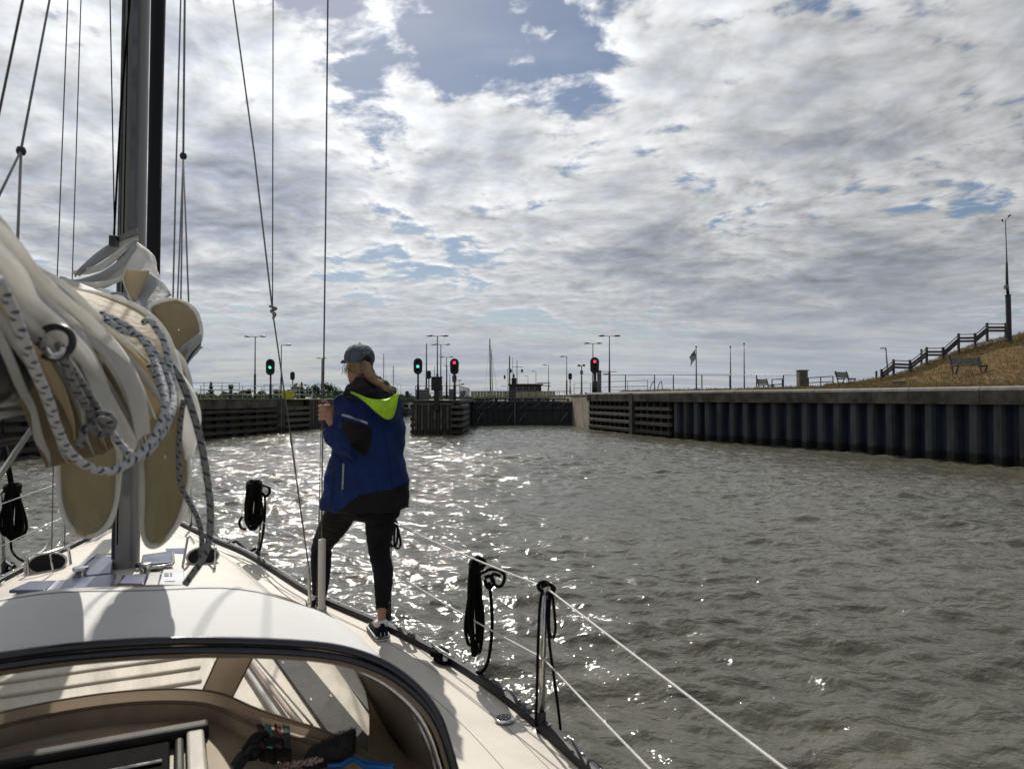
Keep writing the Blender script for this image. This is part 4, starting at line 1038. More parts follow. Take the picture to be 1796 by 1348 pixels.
# stanchions and lifelines
def stanchion(base, top, lab=None):
    base = Vector(base); top = Vector(top)
    st = obj('stanchion', MB(smooth=True).tube([base, base.lerp(top, .6), top], [.0125, .0125, .010], 10), m_inox, boat)
    so_ = MB(smooth=True, edgesplit=40); so_.lathe(base-Vector((0, 0, .012)), [(.045, 0), (.045, .012), (.022, .02), (.020, .085), (.016, .09)], 12)
    obj('socket', so_, m_plastic_black, st)
    ft = MB().box(base-Vector((0, 0, .008)), (.11, .13, .010), BROT); obj('foot_plate', ft, m_inox_dull, st, bevel=.003)
    obj('cap', MB(smooth=True).lathe(top, [(.014, -.02), (.014, .0), (.008, .012)], 8), m_inox_dull, st)
    obj('wire_eye', MB(smooth=True).tube([base.lerp(top, .5)+Vector((math.cos(a)*.016, math.sin(a)*.016, 0)) for a in [k*.785 for k in range(8)]], .004, 5, loop=True), m_inox_dull, st)
    return base, top
def stan_px(bx, by, tx, ty, z): 
    b = atz(bx, by, z); return stanchion(b, at(tx, ty, b.y))
B1, T1 = stan_px(452, 980, 460, 848, 1.22)
B2, T2 = stan_px(681, 1083, 686, 914, 1.20)
B3, T3 = stan_px(949, 1279, 956, 1029, 1.20)
B4, T4 = stanchion(Bt(-4.55, hb(-4.55)-.06, 1.2), Bt(-4.55, hb(-4.55)-.06, 1.81))
P1_, Q1_ = stan_px(8, 1003, 2, 862, 1.20)
P2_, Q2_ = stanchion(Bt(.1, -hb(.1)+.05, 1.2), Bt(.1, -hb(.1)+.05, 1.8))
P3_, Q3_ = stanchion(Bt(-2.3, -hb(-2.3)+.05, 1.2), Bt(-2.3, -hb(-2.3)+.05, 1.8))
def wire(name, pts, r, m, par=boat, n=6, **k): return obj(name, MB(smooth=True).tube(pts, r, n, **k), m, par)
BOW = Bt(3.6, 0, 1.95)
def sag(a, b, d, n=8): return [a.lerp(b, i/n)-Vector((0, 0, d*4*(i/n)*(1-i/n))) for i in range(n+1)]
def mid(b, t): return b.lerp(t, .5)
L4 = Vector(at(1392, 1356, 1.56)); dirn = (L4-T3).normalized(); L4 = T3+dirn*((L4-T3).length+1.2)
wire('lifeline', [BOW+SV*.18]+sag(BOW+SV*.18, T1, .01)[1:]+sag(T1, T2, .012)[1:]+sag(T2, T3, .012)[1:]+sag(T3, L4, .004)[1:], .0038, m_lifeline)
l4 = atz(1150, 1356, 1.5); l4 = at(1150, 1356, 1.85); l4 = mid(B3, T3)+(l4-mid(B3, T3)).normalized()*((l4-mid(B3, T3)).length+1.0)
wire('lifeline', [Bt(3.5, .18, 1.65)]+sag(Bt(3.5, .18, 1.65), mid(B1, T1), .01)[1:]+sag(mid(B1, T1), mid(B2, T2), .012)[1:]+sag(mid(B2, T2), mid(B3, T3), .012)[1:]+sag(mid(B3, T3), l4, .004)[1:], .0036, m_lifeline)
wire('lifeline', [BOW-SV*.18, Q2_, Q1_, Q3_, Bt(-4.6, -1.58, 1.8)], .0038, m_lifeline)
wire('lifeline', [Bt(3.5, -.18, 1.65), mid(P2_, Q2_), mid(P1_, Q1_), mid(P3_, Q3_), Bt(-4.6, -1.58, 1.5)], .0036, m_lifeline)
# bow pulpit
pp = spline([Bt(2.6, .42, 1.33), Bt(2.7, .38, 1.93), Bt(3.5, .2, 1.98), Bt(4.0, 0, 1.98), Bt(3.5, -.2, 1.98), Bt(2.7, -.38, 1.93), Bt(2.6, -.42, 1.33)], 6)
wire('pulpit', pp, .0125, m_inox); wire('pulpit', [Bt(3.4, .22, 1.97), Bt(3.3, .2, 1.36)], .0125, m_inox); wire('pulpit', [Bt(3.4, -.22, 1.97), Bt(3.3, -.2, 1.36)], .0125, m_inox)

# ---- mast
mt_, mb_ = at(240, 0, 4.62), at(221, 1002, 4.60)
md = (mt_-mb_).normalized(); MTOP = mb_+md*12.5; MBOT = mb_-md*.06
def mast_sec(c, sx=.078, sy=.105):
    o = []
    for k in range(24):
        a = 2*math.pi*k/24; x = math.copysign(abs(math.cos(a))**.8, math.cos(a))*sx; y = math.copysign(abs(math.sin(a))**.8, math.sin(a))*sy; o.append(c+SV*x+FV*y)
    return o
mast = obj('mast', MB(smooth=True, edgesplit=60).loft([mast_sec(mb_+md*z) for z in (-.06, 2, 5, 8, 12.5)]), m_alu, boat)
tk = MB(); 
for o_, w_ in ((0, .028), ):
    tk.beam(mb_-FV*.112+md*.5, mb_-FV*.112+md*12.3, w_, .018, up=tuple(FV))
obj('sail_track', tk, m_steel_grey, mast)
wire('halyard', [mb_+SV*-.045-FV*.12+md*.2, mb_+SV*-.03-FV*.12+md*12], .0045, m_blackrope, mast)
wire('halyard', [mb_+SV*.035-FV*.115+md*.1, mb_+SV*.02-FV*.115+md*12], .004, m_rope_grey, mast)
wire('conduit', [mb_+SV*-.07-FV*.07+md*.1, mb_+SV*-.07-FV*.07+md*12], .011, m_steel_grey, mast)
obj('mast_collar', MB(smooth=True, edgesplit=40).loft([mast_sec(mb_+md*-.05, .12, .15), mast_sec(mb_+md*.0, .12, .15), mast_sec(mb_+md*.01, .085, .11)]), m_plastic_black, mast)
for a in (-.09, .08, .15, -.17):       # turning blocks and line clutter at the mast foot
    c = mb_+SV*a-FV*(.16+.05*abs(a))+Vector((0, 0, .045)); b_ = MB(smooth=True, edgesplit=40).lathe(c-SV*.012, [(.001, 0), (.036, 0), (.038, .006), (.028, .012), (.038, .018), (.036, .026), (.001, .026)], 14, tuple(SV+FV*.4)); obj('turning_block', b_, m_plastic_black, boat)
    obj('block_pin', MB(smooth=True).lathe(c-SV*.02, [(.010, 0), (.010, .042)], 8, tuple(SV+FV*.4)), m_inox_dull, boat)
winch = lambda c, r: obj('mast_winch', MB(smooth=True, edgesplit=35).lathe(c, [(r*1.1, 0), (r*1.1, .02), (r*.75, .03), (r*.7, .06), (r*.95, .08), (r*.9, .095), (r*.3, .1)], 16), m_inox, boat)
winch(Bt(-.3, -.22, 1.52), .045); winch(Bt(-.35, .12, 1.52), .04)
# spreaders well above the frame
for sd in (-1, 1): obj('spreader', MB().beam(mb_+md*5.6, mb_+md*5.6+SV*sd*.95, .07, .03), m_alu, mast)
# furled headsail on the forestay
fb_ = Bt(3.72, 0, 1.45); ft_ = at(277, 0, 6.2); fd = (ft_-fb_)
fm_ = at(268.5, 480, 6.9)
fs = obj('furled_headsail', MB(smooth=True).tube([fb_+Vector((0, 0, .35)), fm_, ft_, ft_+(ft_-fm_)*1.1], [.04, .062, .056, .05], 12), m_navy, boat)
wire('forestay', [fb_, fb_+Vector((0, 0, .4))], .006, m_wire)
obj('furler_drum', MB(smooth=True, edgesplit=40).lathe(fb_+Vector((0, 0, .1)), [(.09, 0), (.09, .015), (.05, .02), (.05, .11), (.09, .115), (.09, .13)], 16), m_plastic_black, boat)

# ---- standing and running rigging: seen against the sky (endpoints run on beyond the frame)
def stay(name, pts, r, m=m_wire, ext=1.0, par=boat):
    P = [at(*q) for q in pts]; d = (P[0]-P[1]); P[0] = P[0]+d*ext; return wire(name, P, r, m, par)
stay('backstay', [(40, 0, 2.2), (-3, 205, 2.2)], .0038)
stay('lazy_jack', [(87, 0, 3.0), (37, 262, 2.6)], .0045, m_rope_grey); stay('lazy_jack', [(37, 264, 2.6), (-6, 352, 2.3)], .0045, m_rope_grey, 0); stay('lazy_jack', [(37, 264, 2.6), (30, 445, 2.3)], .0045, m_rope_grey, 0)
for p in ((37, 264, 2.6), (321.5, 273, 3.4)):
    c = at(*p); obj('lazy_jack_ring', MB(smooth=True).lathe(c-Vector((0, 0, .006)), [(.001, -.014), (.012, -.010), (.0165, 0), (.0165, .008), (.012, .018), (.001, .020)], 14), m_plastic_black, boat)
stay('shroud', [(119, 0, 4.9), (99, 520, 5.2), (90, 1010, 5.35)], .004)
stay('shroud', [(142, 0, 5.4), (126, 510, 5.6), (112, 1000, 5.7)], .004)
stay('halyard', [(193, 0, 4.4), (197, 200, 4.4), (201, 420, 4.4)], .0035, m_blackrope)
stay('halyard', [(228, 0, 4.3), (212, 190, 4.35), (200, 412, 4.35)], .007, m_blackrope)
stay('topping_lift', [(290, 0, 4.2), (284, 230, 4.2), (281, 330, 4.2)], .0035, m_wire)
stay('lazy_jack', [(317, 0, 3.6), (309, 290, 3.5), (303, 540, 3.4)], .004, m_rope_grey)
stay('lazy_jack', [(324, 0, 3.4), (321.5, 272, 3.4)], .0055, m_rope_grey)
for x, d in ((311, 3.3), (317, 3.2), (331, 3.1)): stay('lazy_jack', [(321.5, 272, 3.4), (x, 535, d)], .0035, m_rope_grey, 0)
J = (478, 545, 4.3)
stay('spinnaker_halyard', [(409, 0, 4.4), (446, 270, 4.35), J], .005, m_rope_grey); stay('spinnaker_halyard', [(479, 0, 4.4), J], .0035, m_wire)
stay('babystay_wire', [J, (512, 780, 4.45), (540, 985, 4.55)], .0045, m_wire, 0)
kn = at(*J); obj('knot', MB(smooth=True).tube(spline([kn+Vector(v) for v in ((-.02, 0, .03), (.02, .01, .015), (-.015, .015, 0), (.02, -.01, -.02), (.0, .01, -.045))], 5), .008, 7), m_rope_grey, boat)
obj('turnbuckle', MB(smooth=True).tube([at(540, 985, 4.55), at(541, 1000, 4.56), at(543, 1040, 4.58), at(545, 1062, 4.6)], [.006, .012, .012, .007], 8), m_inox_dull, boat)
stay('cap_shroud', [(575, 0, 4.2), (571, 400, 4.3), (567, 700, 4.38), (564, 946, 4.45)], .0048)
obj('shroud_cover', MB(smooth=True, edgesplit=40).tube([at(564.5, 944, 4.30), at(565, 946, 4.3), at(564, 1066, 4.34)], [.010, .0215, .0215], 14), m_gel, boat)
obj('chainplate', MB().box(at(565, 1075, 4.34), (.05, .02, .08), BROT), m_inox, boat)
stay('shroud', [(566, 628, 4.40), (560, 900, 4.46), (555, 1066, 4.5)], .003, m_wire, 0)

# ---- boom
bo = Vector((mb_.x, mb_.y, 0))+Vector((0, 0, 2.665))
BM = lambda t, up=0, si=0: bo-FV*t+SV*si+Vector((0, 0, up))
secs = []
for t in (.12, 1, 2, 3, 3.68, 3.71):
    r1, r2 = (.060, .080) if t < 3.70 else (.05, .07)
    secs.append([BM(t, math.sin(a)*r2, math.cos(a)*r1) for a in [2*math.pi*k/18 for k in range(18)]])
boom = obj('boom', MB(smooth=True, edgesplit=50).loft(secs), m_alu, boat)
obj('gooseneck', MB().beam(BM(.0), BM(.16), .05, .06), m_plastic_black, boom)
secs = [[BM(t, math.sin(a)*r2, math.cos(a)*r2*.8) for a in [2*math.pi*k/18 for k in range(18)]] for t, r2 in ((3.69, .078), (3.74, .082), (3.79, .075), (3.81, .05))]
obj('boom_end', MB(smooth=True, edgesplit=50).loft(secs), m_plastic_black, boom)
wire('mainsheet', [BM(3.2, -.09), Bt(-3.55, -.5, 1.6)], .006, m_rope_blue)

# ---- spray hood
ARCH = [(-1.0, 1.45), (-.96, 1.62), (-.92, 1.74), (-.85, 1.83), (-.75, 1.90), (-.6, 1.95), (-.3, 2.0), (0, 2.02), (.3, 2.0), (.6, 1.95), (.75, 1.90), (.85, 1.83), (.92, 1.74), (.96, 1.62), (1.0, 1.45)]
FRNT = [(-.93, 1.40), (-.9, 1.52), (-.85, 1.66), (-.79, 1.78), (-.7, 1.88), (-.55, 1.95), (-.3, 2.0), (0, 2.02), (.3, 2.0), (.55, 1.95), (.7, 1.88), (.79, 1.78), (.85, 1.66), (.9, 1.52), (.93, 1.40)]
BASE = [(-.90, -3.42), (-.83, -3.26), (-.74, -3.09), (-.665, -2.98), (-.50, -2.78), (-.38, -2.58), (-.2, -2.48), (0, -2.45), (.2, -2.48), (.38, -2.58), (.50, -2.78), (.665, -2.98), (.74, -3.09), (.83, -3.26), (.90, -3.42)]
HA = spline([Bt(-3.24-.10*abs(l)**4, l, z) for l, z in ARCH], 5); HF = spline([Bt(-2.62-.22*abs(l)**6, l, z) for l, z in FRNT], 5); HB_ = spline([Bt(s, l, 1.59-.05*abs(l)**3) for l, s in BASE], 5)
NH = len(HA)
hood = obj('spray_hood', MB(), m_canvas, boat)
def hood_pt(i, v):      # v: 0 aft arch, 1 front bow
    a, b = HA[i], HF[i]; p = a.lerp(b, v); return p+Vector((0, 0, .028*math.sin(math.pi*v)-.006*math.sin(i*.7)))
rows = [[hood_pt(i, v/8) for v in range(9)] for i in range(NH)]
obj('canvas_top', MB(smooth=True).grid(rows), m_canvas, hood)
obj('canvas_lining', MB(smooth=True).grid([[p-Vector((0, 0, .006)) for p in r] for r in rows]), m_canvas_in, hood)
for v in (.80, ):
    obj('seam', MB(smooth=True).tube([hood_pt(i, v)+Vector((0, 0, .002)) for i in range(3, NH-3)], .0018, 4), m_grey_cover, hood)
wire('piping', [p+Vector((0, 0, .012))-FV*.004 for p in HA], .0105, m_piping, hood, 10)
wire('piping', [p-Vector((0, 0, .010))-FV*.007 for p in HA], .0095, m_piping, hood, 10)
band = MB(smooth=True).grid([[HA[i]+Vector((0, 0, .005))-FV*.004, HA[i]-Vector((0, 0, .034))+FV*.012-SV*.01*(1 if i > NH/2 else -1)] for i in range(NH)]); obj('edge_band', band, m_canvas_in, hood)
wire('hood_bow', [p-Vector((0, 0, .03))+FV*.03-SV*(.02 if i > NH*.7 else 0) for i, p in enumerate(HA)], .0115, m_inox, hood, 10)
wire('hood_bow', [Bt(-3.42, .965, 1.24), Bt(-3.3, .955, 1.45), Bt(-3.26, .93, 1.62), Bt(-3.22, .88, 1.76)], .013, m_inox, hood, 10)
# front panel: windows and canvas strips
def fp(i, v): # v 0 front bow, 1 base
    a, b = HF[i], HB_[i]; p = a.lerp(b, v); q = Vector((0, 0, 0)); out_ = (FV+SV*(i-NH/2)/NH*1.2)*.05*math.sin(math.pi*v); return p+out_
cen = NH//2
def strip(i0, i1, v0, v1, m, name, n=6, off=0):
    rows = [[fp(i, v0+(v1-v0)*k/n)+FV*off for k in range(n+1)] for i in range(i0, i1+1)]
    return obj(name, MB(smooth=True).grid(rows), m, hood)
iw0, iw1, iw2, iw3 = cen-10, cen+9, cen+12, NH-9
m_brown = mat('hood_shade_brown', (.42, .33, .24), .6, var=.12, vscale=5, bump=.1, bscale=60)  # shade under the hood put into the brown of coaming and ledge
obj('coaming_face', MB(smooth=True).grid([[p+Vector((0, 0, .004)), p-FV*.004-Vector((0, 0, .04)), p-FV*.006-Vector((0, 0, .10))] for p in HB_]), m_brown, boat)
obj('coaming_top', MB(smooth=True).grid([[p+Vector((0, 0, .005))-FV*.006, p+Vector((0, 0, .005))+FV*.03, p+FV*.034-Vector((0, 0, .10))] for p in HB_]), m_gel, boat)
strip(iw0, iw1, .10, .90, m_vinyl, 'window'); strip(iw2, iw3, .10, .90, m_vinyl, 'window'); strip(8, cen-13, .1, .9, m_vinyl, 'window')
strip(0, NH-1, 0, .10, m_tan, 'window_border', 2); strip(0, NH-1, .90, 1.0, m_tan, 'window_border', 2)
for a, b in ((iw1, iw2), (cen-13, iw0), (iw3, NH-1), (0, 8)): strip(a, b, .10, .90, m_tan, 'canvas_strip')
for i in (iw1, iw2, iw0, iw3): wire('window_piping', [fp(i, .1+.8*k/8)-FV*.003 for k in range(9)], .003, m_canvas_in, hood, 5)
wire('window_piping', [fp(i, .90)-FV*.004 for i in range(iw0, NH-4)], .0035, m_canvas_in, hood, 5)
wire('window_piping', [fp(i, 1.0)-FV*.004 for i in range(4, NH-4)], .006, m_tan, hood, 6)

# ---- cabin top fittings
m_hatch = mat('black_hatch', (.004, .004, .005), .6, spec=.02, var=.2)
m_hatchgrey = mat('hatch_rail_grey', (.035, .032, .03), .5, 0, spec=.3, var=.2, vscale=6)
def B_box(name, s, l, z, ds, dl, dz, m, par=boat, bevel=.008, rot=0): return obj(name, MB().box(Bt(s, l, z+dz/2), (dl, ds, dz), BROT @ Matrix.Rotation(rot, 3, 'Z')), m, par, bevel=bevel)
for s in (-1.88, -2.03, -2.18): B_box('hatch_rib', s, -.1, 1.52, .035, .95, .016, m_deck)
B_box('hatch_garage', -2.05, -.1, 1.505, .46, 1.06, .018, m_deck, bevel=.006)
B_box('sliding_hatch', -3.14, -.26, 1.530, .87, 1.06, .022, m_hatch, bevel=.006)
B_box('hatch_shade_panel', -2.595, -.30, 1.527, .15, 1.30, .006, m_brown, bevel=.001)  # added brown panel over the cabin top, hood shade in its colour
for s_, l_, w_ in ((-2.86, .04, .42), (-3.02, .0, .55)): B_box('hatch_bar', s_, l_, 1.553, .012, w_, .010, m_inox, bevel=.003)
B_box('hatch_frame', -2.68, -.17, 1.50, .05, 1.10, .075, m_hatchgrey, bevel=.01)
B_box('hatch_runner', -3.13, .34, 1.50, .86, .05, .065, m_gel); B_box('hatch_runner', -3.13, .295, 1.50, .86, .025, .055, m_hatchgrey); B_box('hatch_runner', -3.05, -.62, 1.50, 1.1, .05, .06, m_gel)
obj('cabin_ledge', MB().prism([tuple(p)[:2] for p in [q-FV*.006 for q in HB_[NH//2+9:NH-4]]+[Bt(-3.6, .88), Bt(-3.6, .37), Bt(-2.62, .37)]], 1.50, 1.532), m_brown, boat)
B_box('wooden_step', -3.0, .22, 1.552, .10, .10, .02, m_tan)
obj('chafe_strip', MB().beam(Bt(-1.55, .66, 1.522), Bt(-3.0, .80, 1.522), .10, .006), m_strip, boat)
for o_ in (-.035, .035):
    for i in range(14): 
        u = i/13; c = Bt(-1.6, .66+o_, 1.527).lerp(Bt(-2.95, .80+o_, 1.527), u); obj('stitch', MB().box(c, (.004, .02, .001), BROT), m_white_box, boat) if i % 4 == 1 else None
wire('control_line', spline([Bt(-.35, .2, 1.55), Bt(-1.2, .38, 1.535), Bt(-1.9, .50, 1.535), Bt(-2.75, .61, 1.535)], 6), .0085, m_rope_check, boat, 10, uscale=60)
wire('control_line', spline([Bt(-.35, .24, 1.55), Bt(-1.2, .42, 1.535), Bt(-1.9, .535, 1.535), Bt(-2.75, .65, 1.535)], 6), .0085, m_rope_pink, boat, 10, uscale=60)
wire('control_line', spline([Bt(-.35, .26, 1.55), Bt(-1.2, .45, 1.53), Bt(-1.9, .56, 1.53), Bt(-2.75, .69, 1.53)], 6), .004, m_rope_grey, boat, 6)
# flat panels, lids and hatches forward of the hood, each laid on the cabin top where the photograph shows it
def lid(name, px, z, th, m, bevel=.006, par=boat):
    return obj(name, MB().prism([tuple(atz(x, y, z))[:2] for x, y in px][::-1], z-th, z), m, par, bevel=bevel)
lid('solar_panel', [(15, 1034), (52, 1018), (100, 1017), (78, 1034)], 1.545, .02, m_panel)
lid('grey_cover', [(80, 1034), (100, 1016), (166, 1014), (150, 1036)], 1.56, .02, m_white_box)
lid('hatch_lid', [(100, 1036), (118, 1014), (205, 1005), (190, 1034)], 1.575, .03, m_panel)
fore = lid('hatch_lid', [(128, 1010), (160, 976), (200, 974), (196, 1004)], 1.57, .03, m_panel)
wire('hatch_rim', [atz(x, y, 1.575) for x, y in ((128, 1011), (152, 984), (166, 973), (200, 971))], .008, m_inox)
lid('hatch_lid', [(246, 990), (250, 972), (300, 965), (302, 984)], 1.60, .035, m_panel)
wire('hatch_rim', spline([atz(x, y, 1.585) for x, y in ((240, 1000), (250, 997), (290, 992), (303, 986), (301, 968))], 5), .012, m_inox)
lid('solar_panel', [(252, 970), (258, 962), (324, 960), (322, 970)], 1.52, .02, m_panel)
lid('hatch_lid', [(206, 1022), (214, 1008), (258, 1004), (252, 1023)], 1.57, .02, m_panel)
lid('line_box', [(252, 1030), (262, 1003), (282, 1002), (276, 1030)], 1.57, .05, m_gel)
bx = lid('printed_lid', [(276, 1032), (286, 998), (322, 996), (326, 1030)], 1.59, .06, m_white_box)
for x0, y0, w_ in ((288, 1004, 8), (298, 1003.5, 4)):
    a = atz(x0, y0, 1.592); b = atz(x0+w_, y0, 1.592); c = atz(x0+w_, y0+6, 1.592); d = atz(x0, y0+6, 1.592)
    obj('print', MB().prism([(a.x, a.y), (b.x, b.y), (c.x, c.y), (d.x, d.y)][::-1], 1.591, 1.5925), m_print, bx)
for k in range(7):
    a = atz(290+k*2.6, 1018.5, 1.592); obj('print', MB().box(a, (.006, .012, .001)), m_print, bx)
lid('dark_plate', [(385, 994), (404, 993), (428, 1024), (404, 1024)], 1.50, .02, m_strip)
lid('dark_plate_edge', [(382, 995), (385, 994), (404, 1024.5), (400, 1025)], 1.495, .02, m_grey_cover)
# cowl vents
def vent(px, py, wpx, z, Y, lab):
    c = at(px, py, Y); R_ = wpx/2/FOC*Y
    d = Vector((-c.x*.25, -1, .22)).normalized(); side = d.cross(Vector((0, 0, 1))).normalized(); up = side.cross(d)
    def ring(cc, rx, ry): return [cc+side*math.cos(a)*rx+up*math.sin(a)*ry for a in [2*math.pi*k/20 for k in range(20)]]
    v = obj('cowl_vent', MB(smooth=True, edgesplit=60).loft([ring(c, R_, R_*.62), ring(c-d*.01, R_*1.06, R_*.68), ring(c-d*.06, R_*.9, R_*.6), ring(c-d*.12-Vector((0, 0, .01)), R_*.6, R_*.45), ring(c-d*.17-Vector((0, 0, .03)), R_*.25, R_*.2)]), m_gel, boat)
    obj('vent_mouth', MB().loft([ring(c+d*.001, R_*.93, R_*.55), ring(c+d*.0015, R_*.92, R_*.545)]), m_dark, v)
    b = Vector((c.x, c.y, z)); e = c-d*.13-Vector((0, 0, .02)); b = b-Vector((d.x, d.y, 0))*.11
    obj('vent_neck', MB(smooth=True, edgesplit=50).tube([b, b+Vector((0, 0, .05)), e], [R_*.78, R_*.68, R_*.62], 14), m_gel, v)
    obj('vent_box', MB().box(b-Vector((0, 0, -.03)), (R_*2.1, .16, .07), BROT), m_gel, v, bevel=.01)
    return c
v1 = vent(83, 987, 58, 1.50, 4.55, '')
v2 = vent(356, 975, 52, 1.44, 4.75, '')
def hoop(pts): wire('vent_guard', spline([atz(x, y, z) for x, y, z in pts], 5), .0085, m_inox)
def hoop2(pts, Y): wire('vent_guard', spline([at(x, y, Y+dy) for x, y, dy in pts], 5), .0085, m_inox)
hoop2([(51, 1018, 0), (48, 985, 0), (49, 973, 0), (80, 970, .05), (116, 960, .2), (121, 968, .25), (127, 1012, .2)], 4.45)
hoop2([(320, 995, 0), (327, 955, .05), (331, 940, .1), (340, 952, .3)], 4.6)
hoop2([(376, 1010, 0), (378, 965, .0), (377, 956, .1), (362, 950, .3)], 4.6)
wire('vent_guard', [at(88, 972, 4.40), at(93, 1003, 4.44)], .006, m_inox_dull)
# deck lines and sheets along the side decks
wire('jib_sheet', spline([Bt(1.9, .5, 1.26), Bt(1.0, .85, 1.26), Bt(.2, .98, 1.25), Bt(-.6, 1.15, 1.245), Bt(-1.4, 1.22, 1.24)], 6), .006, m_rope_check, boat, 8, uscale=80)
wire('sheet_line', spline([at(100, 925, 6.3), at(80, 960, 6.2), at(60, 975, 5.9), at(22, 1005, 5.5), at(0, 1026, 5.2)], 6), .009, m_lifeline)
wire('sheet_line', spline([at(138, 948, 6.4), at(96, 970, 6.2), at(62, 992, 5.6), at(30, 1012, 5.2)], 6), .005, m_lifeline)
wire('sheet_line', spline([Bt(3, -.2, 1.34), Bt(1.5, -.6, 1.3), Bt(.5, -.85, 1.27), Bt(-.6, -1.1, 1.25)], 6), .005, m_rope_check, boat, 6, uscale=80)
# cleats
def cleat(px, py, z, k=1.0, ropes=True):
    c = atz(px, py, z); t = Bt(-1.6, hb(-1.6))-Bt(-2.4, hb(-2.4)); d = (atz(px-46*k, py-30*k, z)-atz(px+46*k, py+30*k, z)).normalized()
    cl = obj('cleat', MB(smooth=True).tube([c+d*x+Vector((0, 0, h)) for x, h in ((-.12, .062), (-.07, .05), (0, .046), (.07, .05), (.12, .062))], [.008, .013, .016, .013, .008], 10), m_inox, boat)
    for x in (-.035, .035): obj('cleat_foot', MB(smooth=True).lathe(c+d*x, [(.022, 0), (.016, .02), (.014, .045)], 10), m_inox, cl)
    for i in range(4 if ropes else 0):
        o = [c+d*(.06*math.cos(a+i)+.01*i)+d.cross(Vector((0, 0, 1)))*.034*math.sin(a)+Vector((0, 0, .012+.012*i)) for a in [2*math.pi*q/12 for q in range(12)]]
        obj('cleated_rope', MB(smooth=True).tube(o, .0085, 7, loop=True), m_blackrope, cl)
    return c
CL = cleat(776, 1160, 1.206)
cleat(16, 1000, 1.206); cleat(396, 958, 1.25)
# fuel filler plate
c = atz(885, 1261, 1.212); fl_ = obj('deck_filler', MB(smooth=True, edgesplit=30).lathe(c, [(.043, 0), (.043, .005), (.036, .009), (.001, .009)], 24), m_inox, boat)
obj('filler_cap', MB(smooth=True, edgesplit=30).lathe(c+Vector((0, 0, .0095)), [(.030, 0), (.030, .002), (.001, .002)], 20), m_plastic_black, fl_)
for i in range(5): a = i*1.2566; obj('cap_mark', MB().box(c+Vector((math.cos(a)*.018, math.sin(a)*.018, .0122)), (.009, .003, .001), Matrix.Rotation(a+1.57, 3, 'Z')), m_inox_dull, fl_)

# ---- things lying under the hood
def blob_loft(pts, rads, n=12, flat=.7): return MB(smooth=True).tube(pts, rads, n, flat=flat)
pz = 1.52
m_blackcloth = mat('black_cloth', (.012, .012, .013), .7, var=.3, vscale=14, bump=.4, bscale=70)
c = atz(440, 1338, 1.57); t = thing('black_bag', 'crumpled black pouch lying under the spray hood, bottom centre left', 'bag', c)
rb = random.Random(2)
for i in range(7):
    q = c+Vector((rb.uniform(-.05, .05), rb.uniform(-.05, .04), rb.uniform(-.02, .03))); e = q+Vector((rb.uniform(.02, .06), rb.uniform(.02, .06), rb.uniform(-.01, .03)))
    obj('pouch_fold' if i else 'pouch', MB(smooth=True).tube(spline([q, (q+e)/2+Vector((0, 0, rb.uniform(.0, .02))), e], 5), sspl([.012, .030 if i < 3 else .018, .010], 5), 12, flat=.7), m_blackcloth, t)
# coloured straps hanging from the window edge
t = thing('strap_bundle', 'bundle of maroon, teal and dark webbing straps hanging under the hood window', 'straps', at(478, 1280, 2.2))
m_maroon = mat('maroon_webbing', (.12, .035, .045), .8, vscale=20); m_teal = mat('teal_webbing', (.12, .40, .36), .8, vscale=20); m_dkgreen = mat('dark_webbing', (.03, .05, .055), .8, vscale=20)
for x, mm, dx in ((457, m_maroon, 0), (470, m_teal, .004), (487, m_maroon, 0), (502, m_dkgreen, .004)):
    rows = []
    for k in range(9):
        v = k/8; y = 1268+v*42; d = 2.19-.12*v+.015*math.sin(v*6); rows.append([at(x-6+2*v, y, d), at(x+6+2*v, y+3, d-.004)])
    o_ = obj('strap', MB(smooth=True).grid(rows), mm, t); so_ = o_.modifiers.new('thick', 'SOLIDIFY'); so_.thickness = .003
    obj('strap_end', MB(smooth=True).grid([[at(x-4+2*k/8, 1310+k*3, 2.07-.006*k), at(x+9+2*k/8, 1313+k*3, 2.065-.006*k)] for k in range(9)]), m_plastic_black, t)
# brush
c = at(578, 1318, 2.08); t = thing('scrub_brush', 'grey bristle scrub brush lying bristles up under the spray hood', 'brush', c)
ax = (at(622, 1298, 2.08)-at(536, 1330, 2.08)).normalized()
up = Vector((0, 0, 1)); sd_ = ax.cross(up).normalized()
m_bristle = mat('grey_bristles', (.075, .075, .078), .9, vscale=40, col2=(.03, .03, .032), bump=1, bscale=300)
br = obj('brush_head', MB(smooth=True, edgesplit=60).loft([[c+ax*x+(sd_*math.cos(a)*.030+up*math.sin(a)*r_) for a in [2*math.pi*k/12 for k in range(12)]] for x, r_ in ((-.078, .008), (-.07, .024), (-.04, .034), (.03, .040), (.07, .042), (.076, .038))]), m_bristle, t)
bm_ = MB(); r = random.Random(4)
for i in range(700):
    x = r.uniform(-.072, .076); a = r.uniform(-.6, 3.4); rr = .022+.018*min(1, (x+.08)/.08); p = c+ax*x+sd_*math.cos(a)*.028+up*math.sin(a)*rr; d = (sd_*math.cos(a)+up*math.sin(a)*1.2+ax*r.uniform(-.3, .3)).normalized()*r.uniform(.006, .014)
    k = len(bm_.v); bm_.v += [p, p+ax*.0012, p+d]; bm_.f.append((k, k+1, k+2))
bo_ = obj('bristles', bm_, m_bristle, t); bo_['kind'] = 'stuff'
